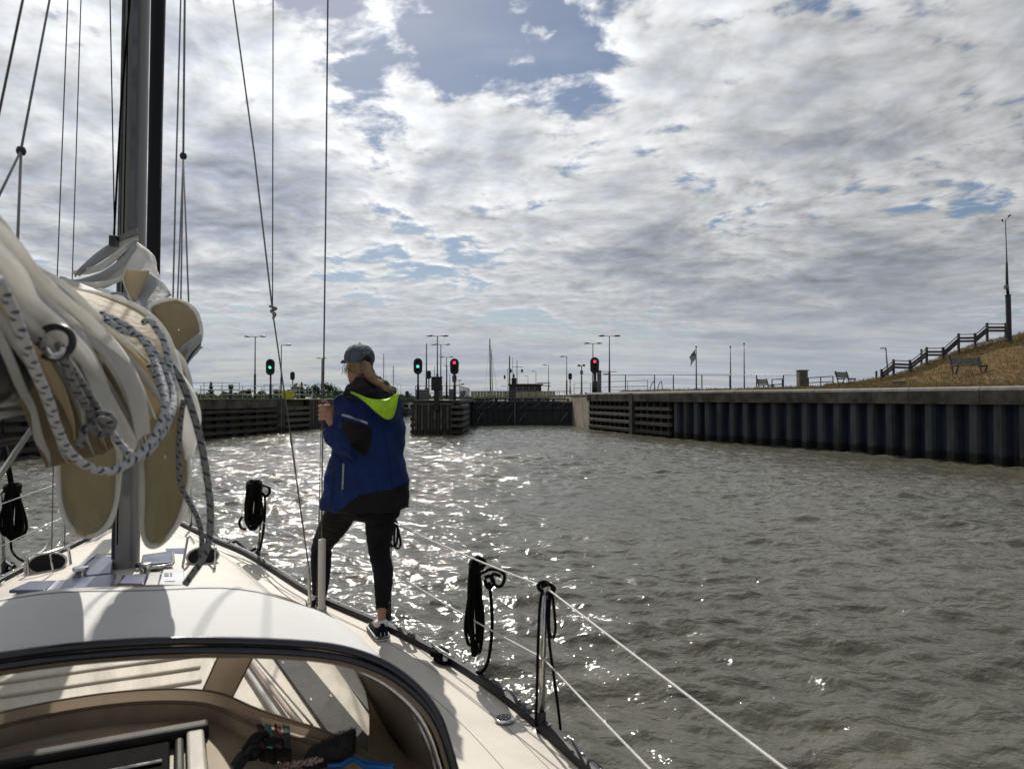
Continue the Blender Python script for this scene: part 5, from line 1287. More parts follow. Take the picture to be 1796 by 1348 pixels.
# blue handled tool
m_blue = mat('blue_plastic', (.01, .13, .42), .3, var=.1)
t = thing('blue_handle', 'bright blue plastic looped handle beside the scrub brush under the hood', 'handle', at(640, 1338, 2.02))
obj('grip', MB(smooth=True).tube(spline([at(x, y, d) for x, y, d in ((575, 1342, 2.03), (600, 1340, 2.03), (620, 1330, 2.02), (640, 1342, 2.0), (665, 1344, 1.98), (690, 1346, 1.97))], 6), sspl([.006, .008, .007, .008, .008, .008], 6), 8), m_blue, t)
obj('guard', MB(smooth=True).tube(spline([at(x, y, d) for x, y, d in ((618, 1331, 2.02), (640, 1333, 2.01), (665, 1338, 1.99), (692, 1341, 1.97))], 6), .0035, 8), m_blue, t)
# red flecked line heap
t = thing('red_flecked_line', 'untidy heap of red flecked rope in front of the straps under the hood', 'rope', at(520, 1340, 2.1))
r = random.Random(8); pts = []
for i in range(26):
    px = 495+70*(.5+.5*math.sin(i*1.9))+r.uniform(-14, 14); py = 1338+8*math.sin(i*2.7)+r.uniform(-6, 6); pts.append(at(px, py, 2.10+.05*math.sin(i*1.3)))
obj('heap', MB(smooth=True, uv=True).tube(spline(pts, 8), .0065, 8), m_rope_red, t)
obj('end', MB(smooth=True, uv=True).tube(spline([at(x, y, d) for x, y, d in ((541, 1300, 2.2), (548, 1296, 2.2), (560, 1304, 2.18), (552, 1320, 2.15))], 6), .006, 8), m_rope_red, t)

# ================================================================== BLACK MOORING LINES HUNG ON THE RAIL
def coil(label, cx, ytop, ybot, Y, wpx, n, r, seed, wraps=True, name='coiled_rope'):
    rr = random.Random(seed); c = at(cx, ytop, Y); t = thing(name, label, 'rope coil', c, 'black mooring lines hung on the lifelines')
    for i in range(n):
        w_ = wpx*rr.uniform(.35, 1.0)/2; yb = ybot-rr.uniform(0, .22)*(ybot-ytop); x0 = cx+rr.uniform(-.12, .12)*wpx; dd = rr.uniform(-.04, .04); xb = x0+rr.uniform(-.2, .2)*wpx
        P = [(x0, ytop, 0), (x0+w_*.45, ytop+(yb-ytop)*.25, .02), (xb+w_*.8, ytop+(yb-ytop)*.75, .03), (xb+w_*.5, yb-2, .01), (xb, yb, 0), (xb-w_*.5, yb-2, -.01), (xb-w_*.8, ytop+(yb-ytop)*.75, -.02), (x0-w_*.45, ytop+(yb-ytop)*.25, -.02)]
        obj('loop', MB(smooth=True).tube(spline([at(x, y, Y+d+dd) for x, y, d in P], 5, loop=True), r, 7, loop=True), m_blackrope, t)
    if wraps:
        for i in range(4):
            y = ytop+(ybot-ytop)*(.04+.035*i); w_ = wpx*.30/FOC*Y; cc = at(cx, y, Y)
            obj('wrap', MB(smooth=True).tube([cc+Vector((w_*math.cos(a), .05*math.sin(a), .012*math.sin(a+i))) for a in [2*math.pi*k/14 for k in range(14)]], r*1.05, 7, loop=True), m_blackrope, t)
    return t
def rope(par, pts, r, k=7, m=None, n=8, name='tail', uv=False):
    return obj(name, MB(smooth=True, uv=uv).tube(spline([at(*p) for p in pts], k), r, n), m or m_blackrope, par)
Y1 = B1.y
t = coil('thick black rope coil on the forward starboard stanchion, left of the person', 446, 843, 928, Y1-.05, 38, 11, .011, 1)
rope(t, [(459, 850, Y1), (470, 853, Y1), (473, 862, Y1), (466, 870, Y1), (458, 862, Y1)], .012); rope(t, [(452, 848, Y1), (440, 843, Y1), (434, 852, Y1), (436, 868, Y1)], .014); rope(t, [(464, 866, Y1), (465, 890, Y1), (462, 930, Y1), (456, 965, Y1)], .010)
rope(t, [(425, 905, Y1), (420, 915, Y1), (423, 925, Y1), (432, 928, Y1)], .010)
rope(t, [(448, 962, Y1), (436, 966, Y1+.1), (424, 957, Y1+.25), (414, 949, Y1+.4), (406, 953, Y1+.5), (398, 958, Y1+.5)], .011)
Y3 = 3.62
t = coil('black rope coil hanging from the lifeline between person and nearest stanchion', 834, 982, 1148, Y3, 32, 8, .0085, 2)
rope(t, [(832, 984, Y3), (838, 977, Y3), (850, 984, Y3), (846, 996, Y3), (836, 990, Y3)], .0095)
rope(t, [(846, 1004, Y3), (860, 998, Y3), (876, 1000, Y3), (885, 1010, Y3), (880, 1026, Y3), (869, 1026, Y3), (862, 1014, Y3), (866, 1006, Y3), (878, 1010, Y3)], .0085)
rope(t, [(850, 1016, Y3), (856, 1030, Y3), (866, 1022, Y3), (860, 1010, Y3), (850, 1012, Y3)], .0095)
rope(t, [(858, 1020, Y3), (862, 1060, Y3), (863, 1100, Y3-.02), (858, 1150, Y3-.04), (850, 1172, Y3-.06), (838, 1180, Y3-.06), (820, 1172, 3.7), (795, 1160, 3.78)], .0085)
Yn = B3.y
t = coil('black rope loops tied round the top of the nearest stanchion', 968, 1034, 1128, Yn, 28, 1, .0062, 3, wraps=False)
rope(t, [(950, 1028, Yn-.02), (962, 1024, Yn-.03), (972, 1032, Yn-.01), (964, 1040, Yn), (950, 1036, Yn), (944, 1026, Yn-.02), (954, 1020, Yn-.02), (968, 1028, Yn+.01), (970, 1040, Yn)], .0085)
rope(t, [(952, 1034, Yn-.03), (947, 1060, Yn-.03), (944, 1120, Yn-.03), (942, 1200, Yn-.03), (940, 1262, Yn-.03), (941, 1274, Yn)], .0062)
rope(t, [(966, 1034, Yn-.0), (960, 1070, Yn-.01), (964, 1130, Yn-.02), (972, 1190, Yn), (980, 1250, Yn+.02), (984, 1290, Yn+.05)], .0062)
Yp = P1_.y
t = coil('bulky black rope coil on the port stanchion at the left picture edge', 22, 848, 944, Yp, 40, 12, .012, 5)
rope(t, [(20, 930, Yp), (19, 950, Yp), (21, 965, Yp), (30, 977, Yp-.1), (42, 984, Yp-.1)], .009); rope(t, [(12, 800, Yp+.1), (8, 780, Yp+.1), (15, 820, Yp), (20, 850, Yp)], .02)
Y2 = B2.y
t = coil('small black rope loop on the lifeline just behind the person\'s right leg', 694, 918, 966, Y2, 18, 2, .0075, 6, wraps=False)
rope(t, [(686, 915, Y2), (693, 912, Y2), (697, 920, Y2), (688, 922, Y2), (684, 930, Y2), (684, 1000, Y2), (684, 1080, Y2)], .0075)
# ================================================================== FLAKED MAINSAIL AND ITS LINES
def sailmat(name, a, b, tr, rough=.6):
    return mat(name, a, rough, vscale=6, col2=b, transl=tr, bump=.55, bscale=16, spec=.3)
m_sail = sailmat('white_sailcloth', (.88, .87, .84), (.76, .75, .72), .5)
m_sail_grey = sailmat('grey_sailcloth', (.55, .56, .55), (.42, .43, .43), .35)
m_sail_tan = sailmat('light_through_tan_sail', (.55, .46, .29), (.43, .35, .21), .55)  # tan of light passing through layered cloth, set as base colour
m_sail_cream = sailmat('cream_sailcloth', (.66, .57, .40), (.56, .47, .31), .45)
m_sail_shade = sailmat('shade_and_seam_brown', (.24, .185, .11), (.16, .125, .075), .15)  # dark copy of the sailcloth, gap shade in its colour; also seam thread
sail = thing('mainsail', 'white and tan mainsail dropped in thick folds over the boom, left foreground', 'mainsail', BM(2.4, .1))
def A3(p): return at(p[0], p[1], p[2])
def sheet(name, edgeA, edgeB, m, k=6, n=8, bow=.03, rip=.0, seed=0, thick=.0035, par=sail):
    """curved cloth between two pixel-located edges, bowed toward the viewer"""
    a = spline([A3(p) for p in edgeA], k); b = spline([A3(p) for p in edgeB], k); r = random.Random(seed); ph = r.uniform(0, 6)
    rows = []
    for i in range(len(a)):
        row = []
        for j in range(n+1):
            u = j/n; p = a[i].lerp(b[i], u); row.append(p+Vector((0, -1, .25))*(bow*math.sin(math.pi*u)+rip*math.sin(u*11+ph+i*.25)))
        rows.append(row)
    o = obj(name, MB(smooth=True).grid(rows), m, par); so_ = o.modifiers.new('thick', 'SOLIDIFY'); so_.thickness = thick; so_.offset = 0
    return o
def ribbon(name, pts, wpx, m, flat=.45, k=9, n=26, par=sail, tilt=0):
    """rounded fold: flattened tube following the curve; wpx = width in photo pixels"""
    P = spline([A3(p) for p in pts], k); W = sspl(wpx if isinstance(wpx, (list, tuple)) else [wpx]*len(pts), k); secs = []; ph = (pts[0][0]*7.3+pts[0][1]*1.7) % 6.28
    for i, p in enumerate(P):
        t = (P[min(i+1, len(P)-1)]-P[max(0, i-1)]).normalized(); view = (p-Vector((0, 0, CAMZ))).normalized(); s_ = t.cross(view).normalized(); f_ = s_.cross(t).normalized()
        s_, f_ = s_*math.cos(tilt)+f_*math.sin(tilt), f_*math.cos(tilt)-s_*math.sin(tilt)
        hw = max(.5, W[i])/2/FOC*p.y; secs.append([p+s_*math.cos(a)*hw*(1+.10*math.sin(3*a+i*.21+ph)+.06*math.sin(5*a-i*.37))+f_*math.sin(a)*hw*flat*(1+.22*math.sin(4*a+i*.16+ph)+.12*math.sin(7*a-i*.3+ph)) for a in [2*math.pi*q/n for q in range(n)]])
    o_ = obj(name, MB(smooth=True).loft(secs), m, par)
    if max(W) > 22:
        for q in (3, 10):
            L_ = [(sc[q] + ((P[i_]-Vector((0, 0, CAMZ))).normalized())*-.0015) for i_, sc in enumerate(secs)]; near = [min(sc, key=lambda v: v.y) for sc in secs]
            obj('seam', MB(smooth=True).tube([a_.lerp(b_, .45 if q == 3 else .8)-Vector((0, .002, 0)) for a_, b_ in zip(L_, near)], .0009, 4), m_sail_shade, o_)
    return o_
def rim(name, pts, wpx, m, loop=False, k=6, par=sail, flat=1.4):
    P = spline([A3(p) for p in pts], k, loop); r_ = [wpx/2/FOC*p.y for p in P]
    return obj(name, MB(smooth=True).tube(P, r_, 10, loop=loop, flat=flat), m, par)

# --- hanging lobes (fold ends seen from aft): pale rim round a tan hollow
def lobe(out_, Y, back, wrim, wobble=0):
    cx = sum(p[0] for p in out_)/len(out_); P = [(x, y, Y) for x, y in out_]
    L = spline([A3(p) for p in P], 5, loop=True); n = len(L); c = at(cx, sum(p[1] for p in out_)/len(out_), Y+back); vd = (c-Vector((0, 0, CAMZ))).normalized()
    rows = []
    for u in (1.0, .93, .8, .6, .35, .02):
        dd = back*(1-u**4.0)
        rows.append([c-vd*back+(p-c+vd*back)*u+vd*(dd+u*u*(.010*math.sin(u*7+i*.33)+.005*math.sin(i*.9-u*5))) for i, p in enumerate(L+[L[0]])])
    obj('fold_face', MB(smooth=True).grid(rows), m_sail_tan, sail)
    secs = []
    for dd, k_ in ((.0, 1.0), (.04, 1.0), (.14, .93), (.30, .82), (.5, .7)):
        secs.append([c+(p-c)*k_+vd*(dd) for p in L+[L[0]]])
    o = obj('fold_skin', MB(smooth=True).grid(secs), m_sail_grey, sail)
    rr = [wrim/2/FOC*Y*(1+.15*math.sin(i*.5)) for i in range(n)]
    obj('fold_edge', MB(smooth=True).tube(L, rr, 10, loop=True, flat=1.0), m_sail, sail)
    obj('seam', MB(smooth=True).tube([c-vd*back+(p-c+vd*back)*.90+vd*.004 for p in L], .0012, 4, loop=True), m_sail_grey, sail)
lobe([(150, 600), (112, 640), (104, 700), (101, 780), (103, 860), (114, 908), (133, 934), (160, 940), (186, 925), (201, 893), (208, 845), (209, 780), (208, 700), (196, 640)], 1.90, .035, 9)
lobe([(270, 600), (246, 660), (246, 760), (249, 850), (249, 925), (258, 953), (276, 956), (298, 938), (320, 900), (331, 850), (331, 790), (326, 730), (336, 690), (318, 630)], 2.12, .035, 9)
# --- upper right bulge
lobe([(262, 540), (285, 527), (312, 526), (338, 540), (350, 562), (353, 585), (346, 606), (330, 628), (312, 650), (290, 620), (272, 580)], 2.35, .03, 7)
sheet('fold', [(330, 600, 2.3), (352, 585, 2.3), (350, 612, 2.3), (335, 630, 2.28), (322, 650, 2.25), (318, 690, 2.2)], [(312, 622, 2.28), (330, 612, 2.28), (326, 626, 2.27), (316, 640, 2.25), (308, 670, 2.2), (306, 700, 2.2)], m_sail_grey, bow=.01)
ribbon('fold', [(355, 608, 2.3), (340, 618, 2.3), (326, 640, 2.28), (319, 664, 2.25)], [3, 5, 6, 4], m_sail_grey)
ribbon('sail_tie', [(352, 603, 2.28), (336, 622, 2.26), (320, 650, 2.24)], [2, 3, 3], m_navy)
# --- sunlit cream panel under the crown
sheet('fold', [(100, 500, 2.1), (150, 510, 2.15), (200, 522, 2.2), (248, 542, 2.2), (284, 575, 2.15), (306, 622, 2.1), (318, 680, 2.0)], [(110, 545, 1.95), (150, 570, 1.95), (195, 600, 1.95), (240, 630, 1.95), (265, 660, 1.95), (285, 700, 1.95), (296, 760, 1.9)], m_sail_cream, bow=.025, rip=.002)
ribbon('fold_edge', [(116, 505, 2.1), (150, 511, 2.14), (200, 523, 2.18), (248, 543, 2.18), (284, 576, 2.13), (305, 622, 2.08), (317, 670, 2.0), (320, 720, 1.95)], [7, 8, 9, 10, 11, 12, 12, 10], m_sail)
# --- crown of the dropped sail against the mast
D0 = 3.6
sheet('fold', [(240, 408, D0), (205, 420, D0), (165, 447, D0-.1), (142, 470, D0-.2), (132, 486, D0-.2)], [(244, 418, D0), (215, 434, D0), (182, 456, D0-.1), (152, 474, D0-.2), (140, 484, D0-.2)], m_sail_grey, bow=.02)
sheet('fold', [(242, 420, D0-.02), (228, 440, D0-.05), (200, 465, D0-.1), (172, 480, D0-.2), (138, 492, D0-.25), (112, 487, D0-.3)], [(246, 446, D0-.05), (232, 478, D0-.1), (205, 496, D0-.15), (180, 508, D0-.2), (150, 512, D0-.25), (118, 503, D0-.3)], m_sail_grey, bow=.05, rip=.006)
sheet('fold', [(245, 430, D0-.1), (224, 462, D0-.2), (215, 490, D0-.3), (222, 512, D0-.35), (226, 536, D0-.4)], [(262, 440, D0-.05), (272, 470, D0-.1), (280, 500, D0-.2), (285, 520, D0-.3), (268, 548, D0-.4)], m_sail, bow=.03, rip=.003)
sheet('fold', [(262, 478, D0-.3), (250, 500, D0-.35), (238, 520, D0-.4), (228, 540, D0-.45)], [(286, 495, D0-.25), (298, 515, D0-.3), (288, 530, D0-.4), (255, 548, D0-.5)], m_sail_grey, bow=.02)
sheet('fold', [(222, 472, D0-.36), (217, 488, D0-.38), (223, 508, D0-.42), (232, 526, D0-.46)], [(262, 474, D0-.36), (258, 486, D0-.38), (247, 505, D0-.42), (236, 527, D0-.46)], m_sail_cream, bow=-.01)
sheet('fold', [(240, 424, D0+.05), (256, 436, D0+.05), (272, 452, D0), (276, 480, D0), (290, 512, D0-.1), (302, 524, D0-.2)], [(244, 440, D0+.05), (250, 455, D0), (262, 470, D0), (268, 495, D0-.1), (280, 520, D0-.2), (290, 532, D0-.3)], m_sail, bow=.02)
for pts, w_ in (([(110, 490, D0-.35), (130, 499, D0-.35), (165, 500, D0-.3), (205, 492, D0-.25), (235, 470, D0-.2)], [12, 13, 10, 8, 5]), ([(150, 515, 2.9), (175, 512, 2.9), (205, 520, 2.8), (232, 535, 2.7)], [8, 12, 12, 8]),
                ([(128, 478, D0-.2), (150, 476, D0-.2), (180, 466, D0-.15), (214, 440, D0-.1), (238, 418, D0)], [6, 10, 12, 10, 5]), ([(260, 446, D0), (274, 476, D0-.1), (285, 505, D0-.2), (300, 518, D0-.3)], [4, 5, 6, 4])):
    ribbon('fold_edge', pts, w_, m_sail)
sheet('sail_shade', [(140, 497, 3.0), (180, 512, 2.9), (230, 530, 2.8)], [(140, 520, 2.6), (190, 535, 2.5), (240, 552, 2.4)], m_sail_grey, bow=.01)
obj('headboard', MB().beam(at(196, 424, D0-.05), at(242, 406, D0-.05), .02, .028), m_grey_cover, sail, bevel=.003)
obj('sail_slide', MB().box(at(200, 423, D0-.08), (.03, .04, .05)), m_plastic_black, sail)
rope(sail, [(182, 524, 2.5), (200, 514, 2.5), (218, 518, 2.5), (232, 534, 2.5)], .004, 6, m_rope_grey, name='reef_line')
# --- long overlapping folds running from upper left (close) down to the lobes
O = [(-80, 318), (0, 392), (46, 458), (105, 500), (165, 552), (220, 596), (268, 645), (298, 700), (308, 760), (298, 822)]
M = [(-80, 392), (0, 478), (45, 545), (100, 592), (140, 640), (166, 690), (186, 740), (204, 785), (212, 806), (216, 822)]
I = [(-110, 490), (-30, 560), (5, 630), (28, 690), (44, 735), (56, 775), (66, 800), (76, 820), (84, 836), (88, 850)]
DO = [1.00, 1.10, 1.25, 1.42, 1.58, 1.68, 1.74, 1.76, 1.76, 1.76]; DM = [.92, 1.0, 1.12, 1.28, 1.42, 1.52, 1.58, 1.62, 1.64, 1.64]; DI = [.95, 1.02, 1.1, 1.18, 1.24, 1.3, 1.34, 1.36, 1.38, 1.38]
def fold_curve(t, dd=0):
    a, b, c = 2*(t-.5)*(t-1), -4*t*(t-1), 2*t*(t-.5); out_ = []
    for i in range(10): out_.append((O[i][0]*a+M[i][0]*b+I[i][0]*c, O[i][1]*a+M[i][1]*b+I[i][1]*c, DO[i]*a+DM[i]*b+DI[i]*c+dd))
    return out_
rr = random.Random(21)
# cloth behind the folds, shade of the gaps put into its colour
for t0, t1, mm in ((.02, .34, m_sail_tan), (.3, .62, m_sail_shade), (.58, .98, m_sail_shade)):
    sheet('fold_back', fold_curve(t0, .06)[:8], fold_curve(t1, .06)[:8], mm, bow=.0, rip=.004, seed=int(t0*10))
W0 = [26, 26, 24, 20, 18, 17, 17, 16, 12, 6]
specs = [(.0, .85, m_sail, .8, .0), (.075, .55, m_sail_grey, .9, .02), (.16, 1.5, m_sail, .35, .0), (.27, .8, m_sail, .7, -.01), (.35, .5, m_sail_grey, .9, .02), (.44, 1.75, m_sail, .28, -.01),
         (.57, .75, m_sail, .8, .0), (.655, .55, m_sail_grey, .9, .02), (.74, 1.0, m_sail_cream, .5, .0), (.84, .6, m_sail_grey, .9, .0), (.95, .7, m_sail_grey, .8, .0)]
for t, ws, mm, fl, dd in specs:
    C = fold_curve(t, dd); C = [(x+rr.uniform(-4, 4), y+rr.uniform(-4, 4), d) for x, y, d in C]
    stop = rr.choice([8, 9, 10]) if .0 < t < .5 else rr.choice([7, 8])
    if t < .02: stop = 7
    ribbon('fold', C[:stop], [w_*ws*rr.uniform(.85, 1.2)*min(1, .12+(stop-1-i_)*.45) for i_, w_ in enumerate(W0[:stop])], mm, fl, tilt=rr.uniform(-.5, .3))
# broad bright panel in the middle of the folds
sheet('fold', [(60, 505, 1.22), (110, 545, 1.34), (150, 590, 1.44), (178, 645, 1.52), (196, 700, 1.56), (214, 760, 1.58), (224, 790, 1.58)], [(40, 500, 1.16), (78, 560, 1.26), (118, 600, 1.36), (146, 650, 1.45), (168, 705, 1.5), (190, 755, 1.54), (206, 792, 1.56)], m_sail, bow=.02, rip=.0015)
sheet('fold', [(160, 560, 1.56), (205, 600, 1.63), (238, 650, 1.68), (256, 700, 1.7), (262, 760, 1.7)], [(150, 590, 1.5), (190, 630, 1.58), (216, 680, 1.62), (232, 730, 1.65), (240, 780, 1.66)], m_sail, bow=.015, rip=.002)
# white leech edge right of the rope bundle
sheet('fold', [(306, 640, 1.95), (334, 676, 1.95), (349, 708, 1.95), (352, 738, 1.95), (344, 775, 1.95), (338, 800, 1.95)], [(300, 660, 1.9), (312, 690, 1.9), (318, 720, 1.9), (320, 750, 1.9), (322, 780, 1.9), (326, 806, 1.9)], m_sail, bow=.02, rip=.003)
# loose cloth under the boom end
for C, w_ in (([(-60, 712, 1.25), (0, 704, 1.3), (40, 705, 1.35), (75, 722, 1.4), (95, 745, 1.45)], [24, 22, 18, 14, 8]), ([(-60, 740, 1.3), (0, 728, 1.32), (45, 722, 1.36), (80, 738, 1.4)], [16, 14, 12, 6]), ([(-60, 690, 1.3), (-10, 692, 1.3), (30, 700, 1.34), (60, 712, 1.36)], [20, 18, 12, 6])):
    ribbon('fold', C, w_, m_sail_grey)
strut = wire('boom_strut', spline([at(-60, 792, 1.5), at(0, 778, 1.6), at(50, 768, 1.8), at(98, 748, 2.0)], 5), .008, m_timber_dark)

# --- flecked lines draped over the sail
t = thing('reefing_line', 'blue flecked white rope looping over and below the folded mainsail', 'rope', at(190, 828, 1.4))
def fleck(pts, r, m=m_rope_blue, par=t, name='line'): return obj(name, MB(smooth=True, uv=True).tube(spline([at(*p) for p in pts], 9), r*.88, 12), m, par)
fleck([(176, 549, 1.62), (205, 562, 1.62), (232, 578, 1.62), (256, 604, 1.60), (276, 645, 1.56), (289, 690, 1.50), (288, 725, 1.46), (270, 768, 1.42), (235, 805, 1.38), (195, 826, 1.34), (155, 818, 1.29), (120, 790, 1.24), (98, 745, 1.18), (84, 700, 1.12), (64, 655, 1.06), (44, 605, 1.0), (22, 545, .95), (-5, 490, .9)], .0088)
fleck([(186, 560, 1.60), (215, 580, 1.60), (246, 590, 1.62), (268, 612, 1.62), (290, 650, 1.60), (304, 690, 1.56), (302, 722, 1.50), (284, 760, 1.45), (262, 790, 1.42), (240, 802, 1.42), (215, 782, 1.44), (192, 755, 1.44)], .0082)
fleck([(250, 566, 1.64), (262, 562, 1.64), (274, 576, 1.64), (288, 600, 1.64), (296, 640, 1.62), (304, 676, 1.60), (300, 705, 1.58)], .0085)
fleck([(262, 640, 1.6), (278, 672, 1.58), (290, 704, 1.53), (292, 730, 1.48), (278, 764, 1.46)], .008)
for P_, r_ in (([(104, 604, 1.25), (120, 640, 1.3), (140, 668, 1.34), (160, 700, 1.38), (176, 728, 1.42)], .0085), ([(110, 625, 1.24), (124, 664, 1.28), (140, 694, 1.32), (158, 722, 1.38), (166, 738, 1.42)], .009)):
    fleck(P_, r_, m_rope_grey)
fleck([(196, 752, 1.42), (180, 762, 1.41), (166, 752, 1.4), (162, 736, 1.4), (172, 726, 1.39), (190, 728, 1.39), (198, 740, 1.39), (190, 756, 1.38), (172, 758, 1.38), (160, 748, 1.38), (148, 752, 1.38), (142, 770, 1.38), (140, 785, 1.38)], .0085, m_rope_grey, name='knot')
fleck([(170, 742, 1.36), (182, 736, 1.35), (194, 744, 1.36), (186, 756, 1.37)], .009, m_rope_grey, name='knot')
t = thing('reef_ring', 'dark round steel ring with shackle in the nearest sail folds', 'ring', at(95, 600, 1.2))
c = at(96, 600, 1.2); vx = Vector((1, .25, 0)).normalized(); vz = Vector((0, .15, 1)).normalized()
obj('ring', MB(smooth=True).tube([c+vx*math.cos(a)*.027+vz*math.sin(a)*.027 for a in [2*math.pi*k/24 for k in range(24)]], .0062, 10, loop=True), m_plastic_black, t)
obj('shackle', MB(smooth=True).tube(spline([at(80, 612, 1.17), at(90, 624, 1.16), at(104, 622, 1.17), at(110, 612, 1.18)], 5), .005, 8), m_inox, t)
t = thing('hanging_line', 'grey flecked rope tail hanging right of the sail down to the spray hood', 'rope', at(340, 1000, 1.75))
fleck([(300, 640, 1.7), (318, 668, 1.7), (334, 710, 1.7), (350, 765, 1.72), (362, 830, 1.74), (369, 895, 1.75), (366, 950, 1.76), (352, 985, 1.76), (336, 1008, 1.76), (325, 1024, 1.76)], .0098, m_rope_grey, t, 'tail')
fleck([(322, 700, 1.74), (316, 745, 1.75), (313, 800, 1.76), (317, 850, 1.78), (332, 880, 1.8), (347, 910, 1.8), (354, 945, 1.8), (352, 975, 1.8)], .0075, m_rope_grey, t, 'tail')
# ================================================================== THE PERSON ON THE SIDE DECK
m_skin = mat('skin', (.42, .22, .15), .55, var=.08, vscale=8, bump=.1, bscale=120)
m_hair = mat('hair', (.27, .175, .09), .5, vscale=14, col2=(.09, .055, .03), stretch=(1, 1, 1))
m_jblue = mat('jacket_blue', (.008, .025, .112), .75, spec=.2, var=.15, vscale=4, bump=.25, bscale=60)
m_jdark = mat('jacket_charcoal', (.012, .0115, .0135), .8, spec=.2, var=.2, vscale=5, bump=.25, bscale=80)
m_neon = mat('neon_lining', (.42, .72, .015), .65, var=.12, vscale=8, bump=.2, bscale=70)
m_hoodin = mat('hood_lining_grey', (.02, .018, .023), .8, spec=.2, var=.25, vscale=7, bump=.3, bscale=60)
m_reflect = mat('reflective_tape', (.32, .33, .34), .3, .5, var=.1)
m_legging = mat('black_leggings', (.012, .0115, .014), .85, spec=.15, var=.2, vscale=10, bump=.2, bscale=120)
m_cap = mat('grey_cap', (.075, .095, .125), .8, var=.2, vscale=12, bump=.3, bscale=200)
m_capdark = mat('cap_opening', (.008, .008, .01), .9)
m_shoe = mat('navy_shoe', (.005, .007, .018), .8, spec=.15, var=.2, vscale=30)
m_sole = mat('white_sole', (.62, .62, .60), .6, var=.06)
PZ = 1.209
pers = thing('person', 'person in blue jacket, grey cap and black leggings gripping the shroud on deck', 'person', atz(660, 1105, PZ))
def ell(c, rx, ry, n=20, tilt=(0, 0)):    # horizontal ellipse
    return [c+Vector((math.cos(a)*rx, math.sin(a)*ry, tilt[0]*math.cos(a)*rx+tilt[1]*math.sin(a)*ry)) for a in [2*math.pi*k/n for k in range(n)]]
def remesh(name, mb, m, par, voxel, fn=None, sub=1):
    me = bpy.data.meshes.new('tmp'); me.from_pydata([tuple(v) for v in mb.v], [], mb.f); me.update()
    o = bpy.data.objects.new('tmp', me); COL.objects.link(o)
    md_ = o.modifiers.new('r', 'REMESH'); md_.mode = 'VOXEL'; md_.voxel_size = voxel; md_.use_smooth_shade = True
    sm_ = o.modifiers.new('s', 'SMOOTH'); sm_.factor = .5; sm_.iterations = sub
    dg = bpy.context.evaluated_depsgraph_get(); dg.update(); me2 = bpy.data.meshes.new_from_object(o.evaluated_get(dg))
    bpy.data.objects.remove(o); n = len(me2.vertices); co = np.empty(n*3, np.float32); me2.vertices.foreach_get('co', co); co = co.reshape(-1, 3)
    if fn is not None:
        nr = np.empty(n*3, np.float32); me2.vertices.foreach_get('normal', nr); co = co+nr.reshape(-1, 3)*fn(co)[:, None]
    co = co-np.array(wloc(par)); me2.vertices.foreach_set('co', co.astype(np.float32).ravel()); me2.name = name
    me2.materials.clear(); me2.materials.append(m); me2.polygons.foreach_set('use_smooth', [True]*len(me2.polygons)); me2.update()
    ob = bpy.data.objects.new(name, me2); COL.objects.link(ob); ob.parent = par; return ob
def limb(mb, pts, rads, n=16, k=6):
    return mb.tube(spline([at(*p) for p in pts], k), sspl(rads, k), n)
def rowset(mb, rows, grow=0, k=4):      # rows: (py, xl, xr, half depth, Y)
    C = spline([at((a+b)/2, y, Y) for y, a, b, d, Y in rows], k); RX = sspl([(b-a)/2/FOC*Y for y, a, b, d, Y in rows], k); RY = sspl([d for *_, d, Y in rows], k)
    return mb.loft([ell(c, rx+grow, ry+grow, 24) for c, rx, ry in zip(C, RX, RY)])
# body, one continuous skin
TORSO = [(684, 620, 676, .07, 4.42), (694, 604, 694, .095, 4.42), (712, 592, 706, .115, 4.41), (745, 590, 708, .13, 4.41), (790, 596, 704, .13, 4.42), (835, 594, 704, .13, 4.43), (880, 588, 702, .14, 4.44), (905, 600, 694, .12, 4.45)]
bd = MB(); rowset(bd, TORSO, -.012)
limb(bd, [(640, 700, 4.42), (636, 676, 4.42), (632, 655, 4.43)], [.055, .05, .05])
hc = at(630, 637, 4.44); fdir = Vector((-.62, .78, -.05)).normalized(); fs_ = Vector((fdir.y, -fdir.x, 0)).normalized()
def head_sec(z, a, b, fwd): return [hc+Vector((0, 0, z))+fdir*(math.sin(t)*b+fwd)+fs_*math.cos(t)*a for t in [2*math.pi*k/20 for k in range(20)]]
bd.loft([head_sec(z, a, b, f) for z, a, b, f in ((-.125, .03, .03, .05), (-.115, .045, .055, .035), (-.08, .058, .080, .015), (-.03, .068, .092, .002), (.02, .074, .096, 0), (.06, .070, .088, 0), (.095, .05, .062, 0), (.113, .02, .025, 0))])
# nose, brow, ears
bd.tube([hc+fdir*.085+Vector((0, 0, .005)), hc+fdir*.104+Vector((0, 0, -.03)), hc+fdir*.092+Vector((0, 0, -.045))], [.008, .014, .009], 8)
bd.tube([hc+fdir*.086+fs_*-.03+Vector((0, 0, .012)), hc+fdir*.09+Vector((0, 0, .014)), hc+fdir*.086+fs_*.03+Vector((0, 0, .012))], .009, 8)
bd.tube([hc+fdir*.080+fs_*-.022+Vector((0, 0, -.072)), hc+fdir*.086+Vector((0, 0, -.072)), hc+fdir*.080+fs_*.022+Vector((0, 0, -.072))], .007, 8)
for s_ in (-1, 1): bd.tube([hc+fs_*s_*.070+Vector((0, 0, .02)), hc+fs_*s_*.080-fdir*.012, hc+fs_*s_*.072+Vector((0, 0, -.03))], [.010, .014, .008], 8)
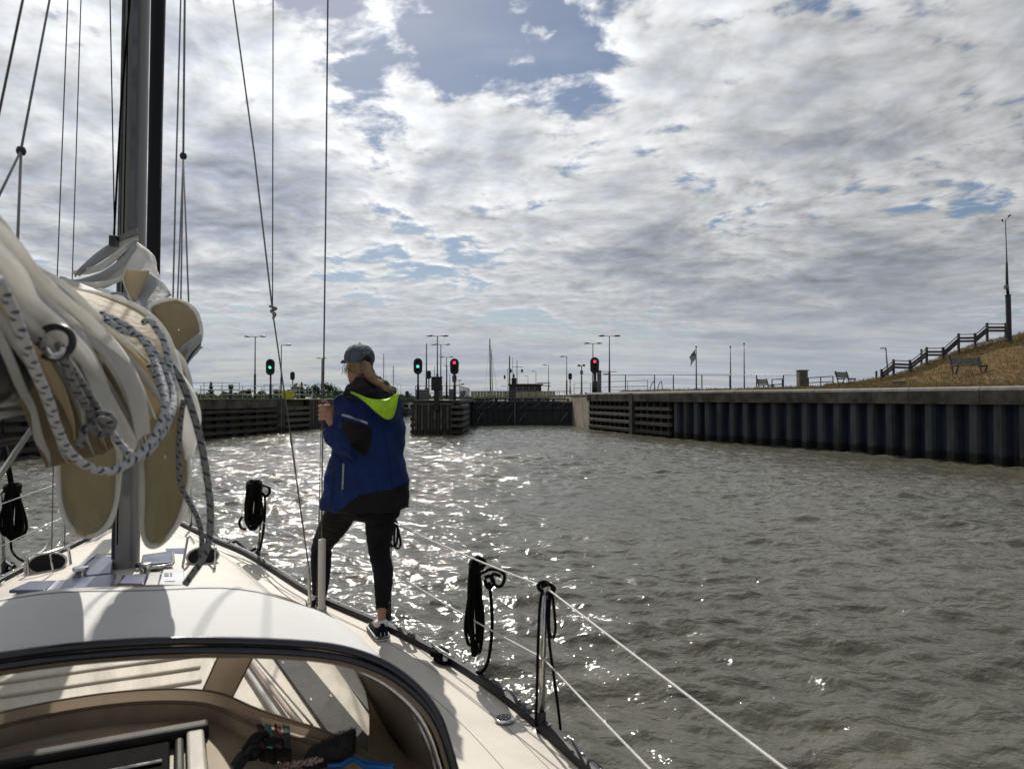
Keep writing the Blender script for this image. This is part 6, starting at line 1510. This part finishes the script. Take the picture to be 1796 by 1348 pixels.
# arms
limb(bd, [(606, 708, 4.41), (620, 745, 4.33), (622, 779, 4.27)], [.046, .038, .030]); limb(bd, [(622, 780, 4.27), (606, 768, 4.31), (584, 750, 4.37)], [.030, .030, .026])
limb(bd, [(686, 710, 4.42), (691, 760, 4.42), (692, 810, 4.46)], [.045, .040, .035]); limb(bd, [(692, 810, 4.46), (684, 822, 4.60), (668, 820, 4.66)], [.037, .03, .026])
# right hand (out of sight against the hip) with fingers
limb(bd, [(668, 820, 4.66), (660, 820, 4.68), (654, 822, 4.67)], [.026, .034, .028])
for i, L_ in enumerate((.9, 1.0, .95, .8)): limb(bd, [(655, 814+i*6, 4.68), (648-2*L_, 815+i*6, 4.66), (644-3*L_, 817+i*6, 4.62), (646, 819+i*6, 4.60)], [.0095, .009, .008, .007], 8, 3)
limb(bd, [(660, 808, 4.66), (654, 803, 4.64), (649, 803, 4.62)], [.011, .010, .008], 8, 3)
# left hand gripping the shroud
WX = 567.3; HY = 4.385
limb(bd, [(588, 752, 4.365), (582, 742, 4.37), (578, 731, 4.375), (577, 721, 4.38), (577, 713, 4.385)], [.026, .026, .032, .032, .022])
for i, (y, L_) in enumerate(((712, 1.0), (719.5, 1.08), (727, 1.0), (734, .85))):
    limb(bd, [(578, y+1, HY-.005), (574, y, HY-.034), (567, y-.5, HY-.040*L_), (561.2, y, HY-.022), (560.5, y+.5, HY+.004), (563, y+1.2, HY+.018*L_)], [.012, .0112, .0105, .0102, .0095, .0075], 9, 4)
limb(bd, [(579, 722, HY+.01), (576, 711, HY+.012), (571, 704.5, HY+.004), (566.5, 702.5, HY-.008), (563.5, 703.5, HY-.014)], [.014, .0125, .0115, .0105, .008], 9, 4)
# legs and feet
RL = [(668, 892, 4.44), (666, 930, 4.43), (665, 965, 4.41), (672, 1000, 4.36), (672, 1035, 4.29), (670, 1068, 4.22), (669, 1096, 4.19)]; RLr = [.094, .088, .066, .062, .052, .036, .033]
LL = [(606, 885, 4.47), (586, 920, 4.60), (566, 955, 4.74), (563, 990, 4.74), (562, 1025, 4.74), (558, 1062, 4.74), (557, 1072, 4.74)]; LLr = [.102, .092, .070, .066, .056, .036, .034]
limb(bd, RL, [r_-.010 for r_ in RLr]); limb(bd, LL, [r_-.010 for r_ in LLr])
def footpts(heel, toe, z):
    h = atz(*heel, z+.04) if len(heel) == 2 else Vector(heel); t_ = Vector(toe); return h, t_
hz = Vector((at(668, 1100, 4.17).x, 4.17, PZ+.05)); ft = Vector((-.36, .93, 0)).normalized()
hz2 = Vector((at(557, 1066, 4.75).x, 4.72, PZ+.05)); ft2 = Vector((-.35, .94, 0)).normalized()
for h_, f_ in ((hz, ft), (hz2, ft2)):
    bd.tube([h_-f_*.02, h_+f_*.06+Vector((0, 0, .0)), h_+f_*.16-Vector((0, 0, .02)), h_+f_*.21-Vector((0, 0, .025))], [.03, .034, .028, .015], 12)
remesh('body', bd, m_skin, pers, .0052, sub=2)

# leggings
lg = MB(); limb(lg, RL[:6], RLr[:6]); limb(lg, LL[:6], LLr[:6]); rowset(lg, [(862, 590, 704, .14, 4.44), (885, 586, 704, .145, 4.45), (905, 600, 700, .13, 4.45), (912, 628, 690, .08, 4.45)], .0)
def wr(co): return .0022*np.sin(co[:, 2]*95+6*np.sin(co[:, 0]*18))*np.exp(-((co[:, 2]-1.66)/.12)**2)+.0012*np.sin(co[:, 2]*160+co[:, 0]*40)
remesh('leggings', lg, m_legging, pers, .008, wr, 3)

# jacket: blue shell with a charcoal yoke; sleeve and body one garment
JT = [(680, 622, 680, .09, 4.42), (688, 606, 694, .115, 4.42), (700, 592, 702, .135, 4.41), (722, 584, 706, .155, 4.40), (760, 583, 708, .165, 4.40), (800, 579, 711, .17, 4.41), (840, 571, 717, .178, 4.42), (872, 565, 719, .182, 4.43), (892, 563, 719.5, .18, 4.43)]
def jacket_mb(sleeve=True):
    j = MB(); rowset(j, JT)
    if sleeve:
        limb(j, [(606, 704, 4.41), (614, 730, 4.33), (624, 760, 4.26), (627, 782, 4.22)], [.075, .078, .082, .074])
        limb(j, [(628, 784, 4.22), (612, 780, 4.25), (596, 773, 4.31), (584, 762, 4.355), (578, 752, 4.37)], [.074, .074, .068, .058, .046])
        limb(j, [(688, 706, 4.41), (692, 745, 4.42), (694, 800, 4.45)], [.062, .062, .060]); limb(j, [(694, 800, 4.45), (690, 818, 4.56), (676, 822, 4.64)], [.064, .058, .05])
    return j
def jw(co):
    x, y, z = co[:, 0], co[:, 1], co[:, 2]
    low = np.clip((2.35-z)/.7, 0, 1)
    d = .010*np.sin(x*30+2*np.sin(z*5))*low + .005*np.sin(z*26+x*16+3*np.sin(x*9)) + .0035*np.sin(z*55-x*38)+.003*np.sin(x*70+z*20)
    el = np.exp(-(((x-at(612, 780, 4.25).x)/.14)**2+((z-at(612, 780, 4.25).z)/.10)**2)); d += .008*el*np.sin((z*1.0+x*.8)*110)
    return d
jack = remesh('jacket', jacket_mb(), m_jblue, pers, .0085, jw, 4)
# material zones of the jacket: charcoal hem panel, shoulder yoke and elbow patch, sewn as panels of the same shell
jm = jack.data; jm.materials.append(m_jdark)
off = wloc(pers); 
for p in jm.polygons:
    c = p.center+Vector(off); px = 898+c.x/c.y*FOC; py = 698-(c.z-CAMZ)/c.y*FOC
    back = p.center.y+off.y < 4.42
    hem = np.interp(px, [560, 596, 612, 630, 655, 690, 722], [2000, 896, 882, 868, 862, 856, 842])
    if py > hem: p.material_index = 1
    if back and 600 < px < 652 and np.interp(px, [600, 645, 652], [734, 748, 752]) < py < np.interp(px, [600, 622, 640, 652], [752, 788, 800, 770]): p.material_index = 1
    if py < np.interp(px, [600, 640, 700], [694, 692, 694]) : p.material_index = 1
# hem skirt closing below
def on_jacket(px, py, lift=.004):
    """point on the near face of the jacket at this bearing"""
    o_ = Vector((0, 0, CAMZ)); d = ray(px, py).normalized(); best = None
    return BVH_.ray_cast(o_, d)[0]-d*lift
from mathutils.bvhtree import BVHTree
vs_ = [v.co+Vector(off) for v in jm.vertices]; BVH_ = BVHTree.FromPolygons(vs_, [tuple(p.vertices) for p in jm.polygons])
def jp(px, py, lift=.005):
    d = ray(px, py).normalized(); h = BVH_.ray_cast(Vector((0, 0, CAMZ)), d)
    return (h[0] if h[0] is not None else at(px, py, 4.25))-d*lift
def jstrip(name, pts, wpx, m, lift=.004, n=5, k=8, par=jack):
    P = spline([(x, y, 0) for x, y in pts], k); rows = []
    for i, p in enumerate(P):
        t = (P[min(i+1, len(P)-1)]-P[max(0, i-1)]).normalized(); nx_, ny_ = -t.y, t.x
        rows.append([jp(p.x+nx_*wpx*(j/n-.5), p.y+ny_*wpx*(j/n-.5), lift) for j in range(n+1)])
    o = obj(name, MB(smooth=True).grid(rows), m, par); s2 = o.modifiers.new('t', 'SOLIDIFY'); s2.thickness = .002; return o
jstrip('reflective_strip', [(599, 727), (615, 731), (632, 737), (645, 742)], 4.2, m_reflect)
jstrip('zip', [(602, 812), (601.5, 835), (600.5, 858)], 3.2, m_reflect)
jstrip('seam', [(652, 745), (650, 775), (640, 800)], 1.6, m_jdark); jstrip('seam', [(668, 742), (680, 790), (688, 850)], 1.0, m_jdark, .002); jstrip('seam', [(586, 800), (584, 850), (580, 892)], 1.2, m_jdark, .002)
a = jp(610, 740); obj('badge', MB().box(a, (.022, .004, .018)), m_hoodin, jack)
# hood hanging at the back: charcoal roll round the neck with a neon lining
hd = MB()
def hloop(z, rx, ry, fx, fy, dip): 
    c = at(648, z, 4.42); return [c+Vector((math.cos(a)*rx+fx, math.sin(a)*ry+fy, -dip*max(0, -math.sin(a))*1.0-dip*.3*math.cos(a))) for a in [2*math.pi*k/28 for k in range(28)]]
hd.loft([hloop(698, .165, .15, .0, -.01, .03), hloop(690, .172, .165, .01, -.02, .035), hloop(680, .150, .155, .01, -.02, .02), hloop(670, .105, .12, .0, -.01, .0), hloop(662, .075, .085, -.01, 0, -.01), hloop(668, .06, .07, -.01, 0, -.005)])
def hw(co): return .007*np.sin(co[:, 0]*45+co[:, 2]*60)+.004*np.sin(co[:, 2]*120-co[:, 0]*30)
hood_ = remesh('hood', hd, m_hoodin, pers, .009, hw, 3)
# neon lining: crescent that dips to a point on the right
U = [(616, 686), (630, 691), (646, 697.5), (662, 700), (678, 699), (690, 692.5), (698, 687)]
Lw = [(617, 688), (632, 699), (648, 712), (662, 725), (678, 735), (691, 729), (700, 692)]
a = spline([at(x, y, 4.235-.03*math.sin(math.pi*i/6)) for i, (x, y) in enumerate(U)], 6); b = spline([at(x, y, 4.205-.012*math.sin(math.pi*i/6)) for i, (x, y) in enumerate(Lw)], 6); rows = []
for i in range(len(a)):
    rows.append([a[i].lerp(b[i], u/8)+Vector((0, -.022*math.sin(math.pi*u/8)+.003*math.sin(u*1.9+i*.6), 0)) for u in range(9)])
ne = obj('hood_lining', MB(smooth=True).grid(rows), m_neon, pers); s2 = ne.modifiers.new('t', 'SOLIDIFY'); s2.thickness = .006
# blue pocket of the hood under the lining, so that it stands off the back
rows = []
for i in range(len(a)): rows.append([b[i].lerp(b[i]+Vector((0, .02, -.014)), 0)+Vector((0, .004, 0)), b[i]+Vector((0, .05, -.03)), b[i]+Vector((0, .13, -.04))])
hk = obj('hood_shell', MB(smooth=True).grid(rows), m_jblue, pers)
# cap
cp = MB(smooth=True, edgesplit=60); capc = hc+Vector((0, 0, .02)); capf = (fdir+Vector((0, 0, .12))).normalized(); capu = fs_.cross(capf).normalized(); capu = capu if capu.z > 0 else -capu
def cap_sec(h, r_, rl): return [capc+capu*h+capf*(math.sin(t)*rl)+fs_*math.cos(t)*r_ for t in [2*math.pi*k/32 for k in range(32)]]
cap = obj('cap', cp.loft([cap_sec(h, r_, rl) for h, r_, rl in ((-.012, .088, .108), (.02, .091, .110), (.05, .084, .100), (.078, .066, .078), (.094, .042, .05), (.101, .015, .018), (.102, .002, .002))], caps=False), m_cap, pers)
obj('button', MB(smooth=True).lathe(capc+capu*.101, [(.001, .008), (.008, .005), (.009, 0)], 10, tuple(capu)), m_cap, cap)
br_ = []
for i in range(5):
    u = i/4; br_.append([capc-capu*(.004+.02*u)+capf*(.098+.07*u*math.cos(w_*.9))+fs_*math.sin(w_)*.078*(1-.1*u) for w_ in [(-1+2*k/12)*1.1 for k in range(13)]])
bo_ = obj('brim', MB(smooth=True).grid(br_), m_cap, cap); s2 = bo_.modifiers.new('t', 'SOLIDIFY'); s2.thickness = .003
capb = -capf
def on_cap(ang, h):      # ang from the back of the cap
    rr_ = np.interp(h, [-.012, .02, .05, .078, .094], [.088, .091, .084, .066, .042]); rl_ = np.interp(h, [-.012, .02, .05, .078, .094], [.108, .110, .100, .078, .05]); return capc+capu*h+capb*(math.cos(ang)*(rl_+.003))+fs_*math.sin(ang)*(rr_+.003)
op = [[on_cap(w_*.42, -.012+(.045*(1-w_*w_))*v/5) for v in range(6)] for w_ in [(-1+2*k/10) for k in range(11)]]
obj('cap_opening', MB(smooth=True).grid(op), m_capdark, cap)
obj('strap', MB(smooth=True).tube([on_cap(w_*.45, -.010) for w_ in [(-1+2*k/8) for k in range(9)]], .005, 6), m_cap, cap)
for pts in (((-.5, .062), (-.3, .072), (-.1, .060), (.05, .054), (.25, .060), (.42, .070)), ((-.35, .050), (-.1, .044), (.15, .046), (.35, .056)), ((.1, .066), (.25, .074), (.45, .068))):
    obj('embroidery', MB(smooth=True).tube(spline([on_cap(a_, h_) for a_, h_ in pts], 5), .0022, 5), m_reflect, cap)
for w_ in (-1.2, -.4, .4, 1.2): obj('panel_seam', MB(smooth=True).tube([on_cap(w_, h_) for h_ in (.0 if abs(w_) > .5 else .034, .03 if abs(w_) > .5 else .04, .055, .078, .093)], .0012, 4), m_capdark, cap)
# hair: scalp under the cap, ponytail and stray strands
hs = MB(); hs.loft([head_sec(z, a_, b_, f) for z, a_, b_, f in ((-.075, .045, .05, -.045), (-.05, .070, .078, -.022), (.0, .080, .094, -.012), (.04, .080, .098, -.006), (.07, .06, .07, 0))])
hair = remesh('hair', hs, m_hair, pers, .006, lambda co: .002*np.sin(co[:, 2]*300+co[:, 0]*80), 2)
rr = random.Random(12); root = on_cap(.05, .008)
pt0 = [(638, 634, 4.345), (643, 642, 4.325), (648, 655, 4.315), (656, 666, 4.29), (668, 674, 4.26), (682, 684, 4.24)]
pm = MB(smooth=True)
limb(pm, pt0, [.012, .026, .030, .026, .017, .004], 14)
pony = obj('ponytail', pm, m_hair, pers)
st = MB(smooth=True)
for i in range(90):
    ph = rr.uniform(0, 6.28); q = rr.uniform(.7, 1.15); P = []
    for (x, y, Y), r_ in zip(pt0, [.012, .026, .032, .030, .024, .016]):
        rad = r_*q/Y*FOC; P.append(at(x+math.cos(ph)*rad+rr.uniform(-1, 1), y+math.sin(ph)*rad*.6+rr.uniform(-1, 1), Y-.5*r_*math.sin(ph+1)))
    if rr.random() < .35: P.append(at(pt0[-1][0]+rr.uniform(2, 16), pt0[-1][1]+rr.uniform(-3, 8), 4.23))
    st.tube(spline(P, 4), .0014, 4)
for i in range(26):
    x0, y0 = rr.uniform(604, 612), rr.uniform(636, 648); P = [at(x0, y0, 4.40), at(x0-rr.uniform(0, 4), y0+6, 4.40), at(x0-rr.uniform(-3, 6), y0+rr.uniform(10, 18), 4.4)]; st.tube(spline(P, 3), .0008, 3)
so2 = obj('hair_strands', st, m_hair, pers); so2['kind'] = 'stuff'
# shoes
def shoe(h_, f_, z0):
    side_ = Vector((f_.y, -f_.x, 0)); L_ = ((-.055, .028, .062), (-.045, .036, .082), (-.01, .040, .088), (.04, .042, .080), (.10, .046, .060), (.16, .046, .046), (.20, .036, .036), (.225, .016, .022)); secs = []; sole = []
    base = Vector((h_.x, h_.y, z0))
    for x, w_, hh in L_:
        c = base+f_*x; secs.append([c+side_*math.cos(a_)*w_+Vector((0, 0, .026+max(0, math.sin(a_))*(hh-.026)-(.012 if math.sin(a_) < 0 else 0))) for a_ in [2*math.pi*k/18 for k in range(18)]])
        sole.append([c+side_*sx*(w_+.005)+Vector((0, 0, zz)) for sx, zz in ((1, .026), (1.04, .012), (1, 0), (-1, 0), (-1.04, .012), (-1, .026))])
    s_ = obj('shoe', MB(smooth=True, edgesplit=55).loft(secs), m_shoe, pers); obj('sole', MB(smooth=True, edgesplit=50).loft(sole), m_sole, s_)
    obj('sole_stripe', MB(smooth=True).tube([base+f_*x+side_*sx*(w_+.0095)+Vector((0, 0, .013)) for x, w_, sx in [(q[0], q[1], 1) for q in L_[::-1]]+[(-.066, .0, 0)]+[(q[0], q[1], -1) for q in L_]], .0022, 5), m_shoe, s_)
    obj('sock', MB(smooth=True).tube([base+f_*.0+Vector((0, 0, .07)), base+f_*.0+Vector((0, 0, .098))], [.040, .037], 16, flat=1.0), m_sole, s_)
    obj('heel_tab', MB(smooth=True).tube([base-f_*.052+Vector((0, 0, .05)), base-f_*.048+Vector((0, 0, .095))], [.016, .012], 10), m_shoe, s_)
    for k_ in (-.012, .012): obj('heel_stripe', MB().beam(base-f_*.060+side_*k_+Vector((0, 0, .03)), base-f_*.052+side_*k_*.8+Vector((0, 0, .075)), .003, .003), m_sole, s_)
    for i in range(4): obj('lace', MB(smooth=True).tube([base+f_*(.05+.025*i)+side_*a_+Vector((0, 0, .074-.012*i)) for a_ in (-.02, 0, .02)], .0025, 5), m_sole, s_)
shoe(hz, ft, PZ); shoe(hz2, ft2, PZ)
